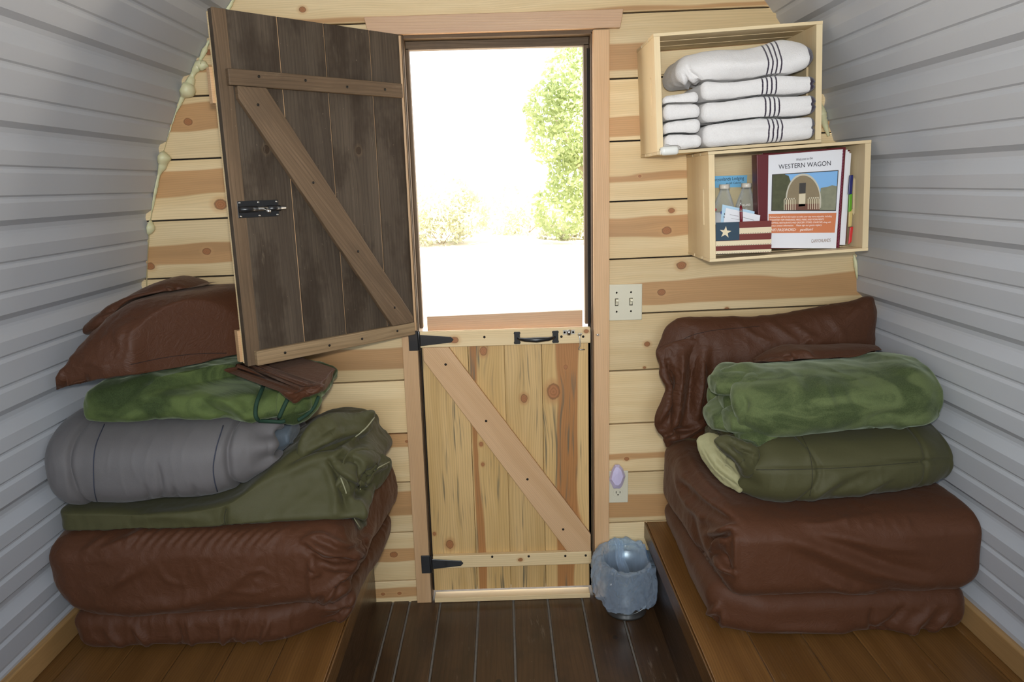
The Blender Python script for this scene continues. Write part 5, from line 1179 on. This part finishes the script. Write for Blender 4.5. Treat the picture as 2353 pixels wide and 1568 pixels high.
# ================================================================== SMALL THINGS ON THE WALL, PAIL
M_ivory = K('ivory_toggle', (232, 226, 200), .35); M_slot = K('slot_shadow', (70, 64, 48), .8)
t = empty('light_switch', (.38, -.001, 1.0), 'ivory double toggle switch plate beside the door casing', 'light switch')
q = MB(); q.box(.3275, .431, -.0055, -.0005, .9475, 1.0615); q.build('plate', M_plate, t, bevel=.003, seg=3)
for u in (1417, 1450):
    p = at(u, 695 - (u - 1417) * .04, -.006)
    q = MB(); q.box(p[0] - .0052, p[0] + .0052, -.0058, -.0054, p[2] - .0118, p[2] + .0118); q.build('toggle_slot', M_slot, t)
    q = MB(); q.prism([(-.0005, -.009), (-.0005, .010), (-.006, .0105), (-.012, .0095), (-.0125, .0045), (-.006, .0)], (p[0] - .0037, -.0055, p[2]), (0, 1, 0), (0, 0, 1), (1, 0, 0), .0074); q.build('toggle', M_ivory, t, bevel=.0006)
    for dz in (.030, -.030):
        MB().lathe([(.0001, -.0014), (.0026, -.001), (.003, 0)], (p[0], -.0055, p[2] + dz), 12, axis='y').build('screw', M_plate, t)
t = empty('wall_outlet', (.36, -.001, .39), 'ivory outlet plate low beside the door casing', 'outlet')
q = MB(); q.box(.3275, .391, -.0055, -.0005, .3345, .4465); q.build('plate', M_plate, t, bevel=.003, seg=3)
for dz in (-.0205, .0205):
    c = (.3575, -.0055, .390 + dz); q = MB(); q.prism([(.0165 * math.cos(a), max(-.0125, min(.0125, .0165 * math.sin(a)))) for a in np.linspace(0, 2 * math.pi, 28, endpoint=False)], c, (1, 0, 0), (0, 0, 1), (0, -1, 0), .0012)
    ro = q.build('receptacle', M_plate, t, bevel=.0005)
    for dx, w_, h_, zz in ((-.0064, .0011, .0042, .003), (.0064, .0011, .0036, .003)): q = MB(); q.box(c[0] + dx - w_, c[0] + dx + w_, -.0072, -.0066, c[2] + zz - h_, c[2] + zz + h_); q.build('slot', M_gap, ro)
    MB().lathe([(.0001, -.0006), (.0024, -.0005), (.0024, .0)], (c[0], -.0067, c[2] - .006), 12, axis='y').build('ground_hole', M_gap, ro)
MB().lathe([(.0001, -.0012), (.0024, -.001), (.0026, 0)], (.3575, -.0055, .390), 12, axis='y').build('screw', M_plate, t)
t = empty('plug_in_freshener', (.361, -.01, .42), 'faceted lavender plug-in air freshener in the low outlet', 'air freshener')
C3 = lambda u, v, d: at(u, v, -d)
rim = [(1413, 1068), (1423, 1068), (1431, 1077), (1437, 1095), (1430, 1116), (1425, 1123), (1410, 1123), (1400, 1103), (1406, 1080)]
mid = [(1415, 1074), (1422, 1075), (1428, 1082), (1432, 1096), (1427, 1110), (1421, 1116), (1413, 1114), (1405, 1102), (1409, 1085)]
V = [C3(u, v, .0085) for u, v in rim] + [C3(u, v, .022) for u, v in rim] + [C3(u, v, .034) for u, v in mid] + [C3(1420, 1088, .038)]
n = len(rim); F = [tuple(range(n))] + [(i, n + i, n + (i + 1) % n, (i + 1) % n) for i in range(n)]
for i in range(n): F += [(n + i, 2 * n + i, n + (i + 1) % n), (2 * n + i, 2 * n + (i + 1) % n, n + (i + 1) % n), (2 * n + i, 3 * n, 2 * n + (i + 1) % n)]
MB().add(V, F).build('faceted_cover', K('lavender_plastic', (206, 196, 226), .4), t)
t = empty('screw_eye', at(1374, 770, -.02), 'steel screw eye in the casing right of the lower door', 'screw eye')
p = at(1374, 770, -.03); q = MB(); q.tube([p + np.array([.0035 * math.cos(a), -.001, .0025 * math.sin(a)]) for a in np.linspace(0, 2 * math.pi, 16)], .001, 8); q.tube([p + np.array([0, .0, 0]), at(1370, 769, -.0195)], .0011, 8); q.build('ring', M_steel, t)
# ---- pail and liner
M_galv = plain('galvanised', (.30, .31, .31), .32, .9, noise=.4)
c = (.370, -.098, .0)
t = empty('metal_pail', c, 'small galvanised metal pail on the floor beside the right platform', 'pail')
q = MB(); q.lathe([(.0001, .012), (.060, .012), (.062, .001), (.0655, .0015), (.0665, .008), (.0655, .010), (.070, .05), (.0712, .053), (.0706, .056), (.0765, .125), (.079, .165), (.081, .168), (.0805, .171), (.078, .170), (.0755, .125), (.064, .014), (.0001, .0135)], c, 48); q.build('body', M_galv, t)
q = MB(); q.tube([(c[0] + .0795 + .004, c[1] - .02, .150)] + [(c[0] + .075 * math.cos(a) * 1.1, c[1] - .078 + .02 * math.cos(a), .125 + .095 * math.sin(a)) for a in np.linspace(-.3, -2.2, 16)], .0016, 8); q.build('bail_handle', M_galv, t)
g = G('blue_film', .12); nt = g.nt; tr = g.n('ShaderNodeBsdfTransparent'); tl_ = g.n('ShaderNodeBsdfTranslucent'); mx = g.n('ShaderNodeMixShader'); m2 = g.n('ShaderNodeMixShader')
g.put(g.b.inputs['Base Color'], (.62, .75, .95)); g.b.inputs['Specular IOR Level'].default_value = .7; tl_.inputs[0].default_value = (.60, .84, 1.0, 1); tr.inputs[0].default_value = (.88, .95, 1.0, 1)
f_ = g.noise(g.obj(), 35, 3); g.put(g.b.inputs['Normal'], g.bump(g.M('ABSOLUTE', g.M('SUBTRACT', g.noise(g.obj(), 30, 3, .6, 1.5), .5)), .5, .004))
nt.links.new(g.b.outputs[0], m2.inputs[1]); nt.links.new(tl_.outputs[0], m2.inputs[2]); m2.inputs[0].default_value = .35
lw = g.n('ShaderNodeLayerWeight'); g.put(mx.inputs[0], g.mr(lw.outputs['Facing'], 0, 1, .26, .9, False)); nt.links.new(m2.outputs[0], mx.inputs[2]); nt.links.new(tr.outputs[0], mx.inputs[1])
nt.links.new(mx.outputs[0], nt.nodes['Material Output'].inputs['Surface']); M_film = g.m
cl = (.3685, -.112, 0)
prof = [(.101, .076), (.104, .082), (.106, .095), (.107, .115), (.106, .140), (.103, .160), (.098, .178), (.092, .190), (.086, .195), (.080, .191), (.072, .183), (.066, .172), (.060, .13), (.055, .09), (.049, .04), (.040, .028), (.002, .024)]
pi = np.linspace(0, len(prof) - 1, 90); ti = np.arange(len(prof)); pr = interp(pi, [(i, q[0]) for i, q in enumerate(prof)]); ph_ = interp(pi, [(i, q[1]) for i, q in enumerate(prof)])
NS = 200; V = []; F = []
for k in range(90):
    inn = sm(np.array([pi[k]]), 8.3, 10)[0]; hang = 1 - sm(np.array([pi[k]]), 2, 7)[0]
    for j in range(NS):
        th = 2 * math.pi * j / NS; r = pr[k] * (1 + .03 * math.sin(3 * th + .6) * (1 - inn)); x, y = r * math.cos(th), r * math.sin(th)
        z = ph_[k] + .20 * y * sm(np.array([ph_[k]]), .10, .19)[0] + hang * (.10 * y + .007 * math.sin(4 * th + 1) + .004 * math.sin(9 * th))
        V.append((cl[0] + (c[0] - cl[0]) * inn + x, cl[1] + (c[1] - cl[1]) * inn + y, max(z, .024)))
for k in range(89):
    for j in range(NS): F.append((k * NS + j, k * NS + (j + 1) % NS, (k + 1) * NS + (j + 1) % NS, (k + 1) * NS + j))
s = Soft(V, F); keep = np.repeat(1 - sm(pi, 8.6, 10.5) * .75, NS)
s.wrinkle((16, 16, 22), .010, 2, 1, False, keep); s.wrinkle((26, 26, 14), .020, 2, 1.6, True, keep); s.wrinkle((55, 55, 34), .006, 2, 1.6, True, keep)
lx = np.where(s.V[:, 2] > .180, .4385, .4555); s.V[:, 0] = np.minimum(s.V[:, 0], lx); s.V[:, 0] = np.where(s.V[:, 1] > -.02, s.V[:, 0], s.V[:, 0]); s.V[:, 1] = np.minimum(s.V[:, 1], -.003)
t = empty('bin_liner', (cl[0], cl[1], .07), 'crumpled translucent blue plastic liner hanging over the metal pail', 'bin liner')
me = bpy.data.meshes.new('film'); me.from_pydata((s.V - np.array(absloc(t))).tolist(), [], s.F); me.polygons.foreach_set('use_smooth', [True] * len(s.F)); me.materials.append(M_film)
o = bpy.data.objects.new('film', me); COL.objects.link(o); place(o, absloc(t), t)
q = MB(); P = [(.340 + .01 * i, -.045, .20 - .0 * i) for i in range(3)]
V = []; F = []
for i in range(14):
    for j in range(7):
        a = (j - 3) / 3; z = .226 - .0085 * i; V.append((.350 + a * (.013 + .0004 * i) + .003 * math.sin(i * .7) + .0012 * i, -.045 - .0035 * i + .008 * math.cos(a * 4) + .003 * math.sin(j * 2 + i * .4), z))
for i in range(13):
    for j in range(6): F.append((i * 7 + j, (i + 1) * 7 + j, (i + 1) * 7 + j + 1, i * 7 + j + 1))
q.add(V, F, 0, True); q.build('gathered_fold', M_film, t)
# ================================================================== OUTSIDE THE DOOR
rng = np.random.default_rng(5)
M_sand = plain('pale_sand', (.62, .54, .44), .95, noise=.15)
M_leaf = cloth('juniper_leaf', (.42, .47, .24), (.36, .40, .20), rough=.8, sheen=0, cs=2)
M_brush = cloth('sage_leaf', (.60, .60, .44), (.52, .50, .36), rough=.85, sheen=0)
for m_ in (M_leaf, M_brush):                     # thin leaves let the sun through
    nt = m_.node_tree; b_ = nt.nodes['Principled BSDF']; mx = nt.nodes.new('ShaderNodeMixShader'); tr_ = nt.nodes.new('ShaderNodeBsdfTranslucent')
    tr_.inputs[0].default_value = (.50, .58, .30, 1) if m_ is M_leaf else (.66, .66, .50, 1)
    mx.inputs[0].default_value = .5; nt.links.new(b_.outputs[0], mx.inputs[1]); nt.links.new(tr_.outputs[0], mx.inputs[2]); nt.links.new(mx.outputs[0], nt.nodes['Material Output'].inputs['Surface'])
M_bark = plain('bark', (.42, .34, .25), .9)
mb = MB(); V = []; F = []; n = 40
for i in range(n + 1):
    for j in range(n + 1):
        x, y = -40 + 80 * i / n, .35 + 75 * j / n
        V.append((x, y, -.55 + max(0, y - 12) * .012 + .12 * math.sin(x * .7 + y * .4) * min(1, y / 8)))
for i in range(n):
    for j in range(n): F.append((i * (n + 1) + j, (i + 1) * (n + 1) + j, (i + 1) * (n + 1) + j + 1, i * (n + 1) + j + 1))
mb.add(V, F, 0, True); tag(mb.build('ground', M_sand), 'sunlit pale sand outside the open door', 'ground', kind='structure')
mb = MB(); mb.box(-1.0, 1.0, .125, 1.5, -.06, -.012, 0, 'x')
tag(mb.build('trim_7', M_rail), 'sunlit porch boards outside the lower door', 'porch', kind='structure')
def plant(name, label, cat, group, base, blobs, n, ls, mat, trunk=True):
    t = empty(name, base, label, cat, group); b = np.array(base)
    W = np.array([q[3] ** 2 for q in blobs]); W = W / W.sum(); V = []; F = []
    for k, q in enumerate(blobs):
        m = int(n * W[k]); D = rng.normal(size=(m, 3)); D /= np.linalg.norm(D, axis=1)[:, None]
        P = np.array(q[:3]) + D * (q[3] * rng.uniform(.55, 1.0, (m, 1)) ** .6)
        A = rng.normal(size=(m, 3)); A /= np.linalg.norm(A, axis=1)[:, None]
        B = np.cross(A, rng.normal(size=(m, 3))); B /= np.linalg.norm(B, axis=1)[:, None]
        for p, a, c in zip(P, A, B):
            i = len(V); V += [p - a * ls, p + c * ls * .45, p + a * ls, p - c * ls * .45]; F.append((i, i + 1, i + 2, i + 3))
    MB().add(V, F).build('foliage', mat, t)
    mb = MB()
    for q in blobs[:4]:
        mb.tube([b, b + (np.array(q[:3]) - b) * .5 + np.array([.05, 0, .1]), np.array(q[:3])], [.10, .06, .02] if trunk else [.02, .015, .006], 7)
    mb.build('trunk' if trunk else 'stems', M_bark, t)
Yt = 20.0
def blobpx(L): return [(*at(u, v, Yt), r) for u, v, r in L]
plant('juniper_tree', 'tall green juniper at the upper right of the doorway view', 'tree', None, (3.2, Yt, -.4),
      blobpx([(1330, 180, 1.1), (1300, 300, 1.2), (1370, 260, 1.6), (1265, 250, .8), (1340, 420, 1.1), (1400, 380, 1.5), (1290, 480, .9), (1380, 130, 1.0)]), 9000, .10, M_leaf)
for (u, v, r, Yd, lb) in ((1110, 400, 1.7, 29.0, 'pale brush bush in the middle of the doorway view'), (1215, 455, 1.2, 25.0, 'pale brush bush just left of the juniper tree'),
                      (1010, 462, 1.0, 20.5, 'low pale bush at the left of the doorway view'), (1318, 512, .8, 22.5, 'low sandy bush below the juniper tree')):
    c_ = at(u, v, Yd)
    plant('desert_shrub', lb, 'shrub', 'desert shrubs outside', (c_[0], Yd, -.55 + max(0, Yd - 12) * .012), [(c_[0], Yd, c_[2], r), (c_[0] - r * .8, Yd + .2, c_[2] - r * .6, r * .7), (c_[0], Yd, c_[2] - r * .8, r * .8), (c_[0] + r * .8, Yd - .1, c_[2] - r * .4, r * .7)], 2600, .09, M_brush, False)
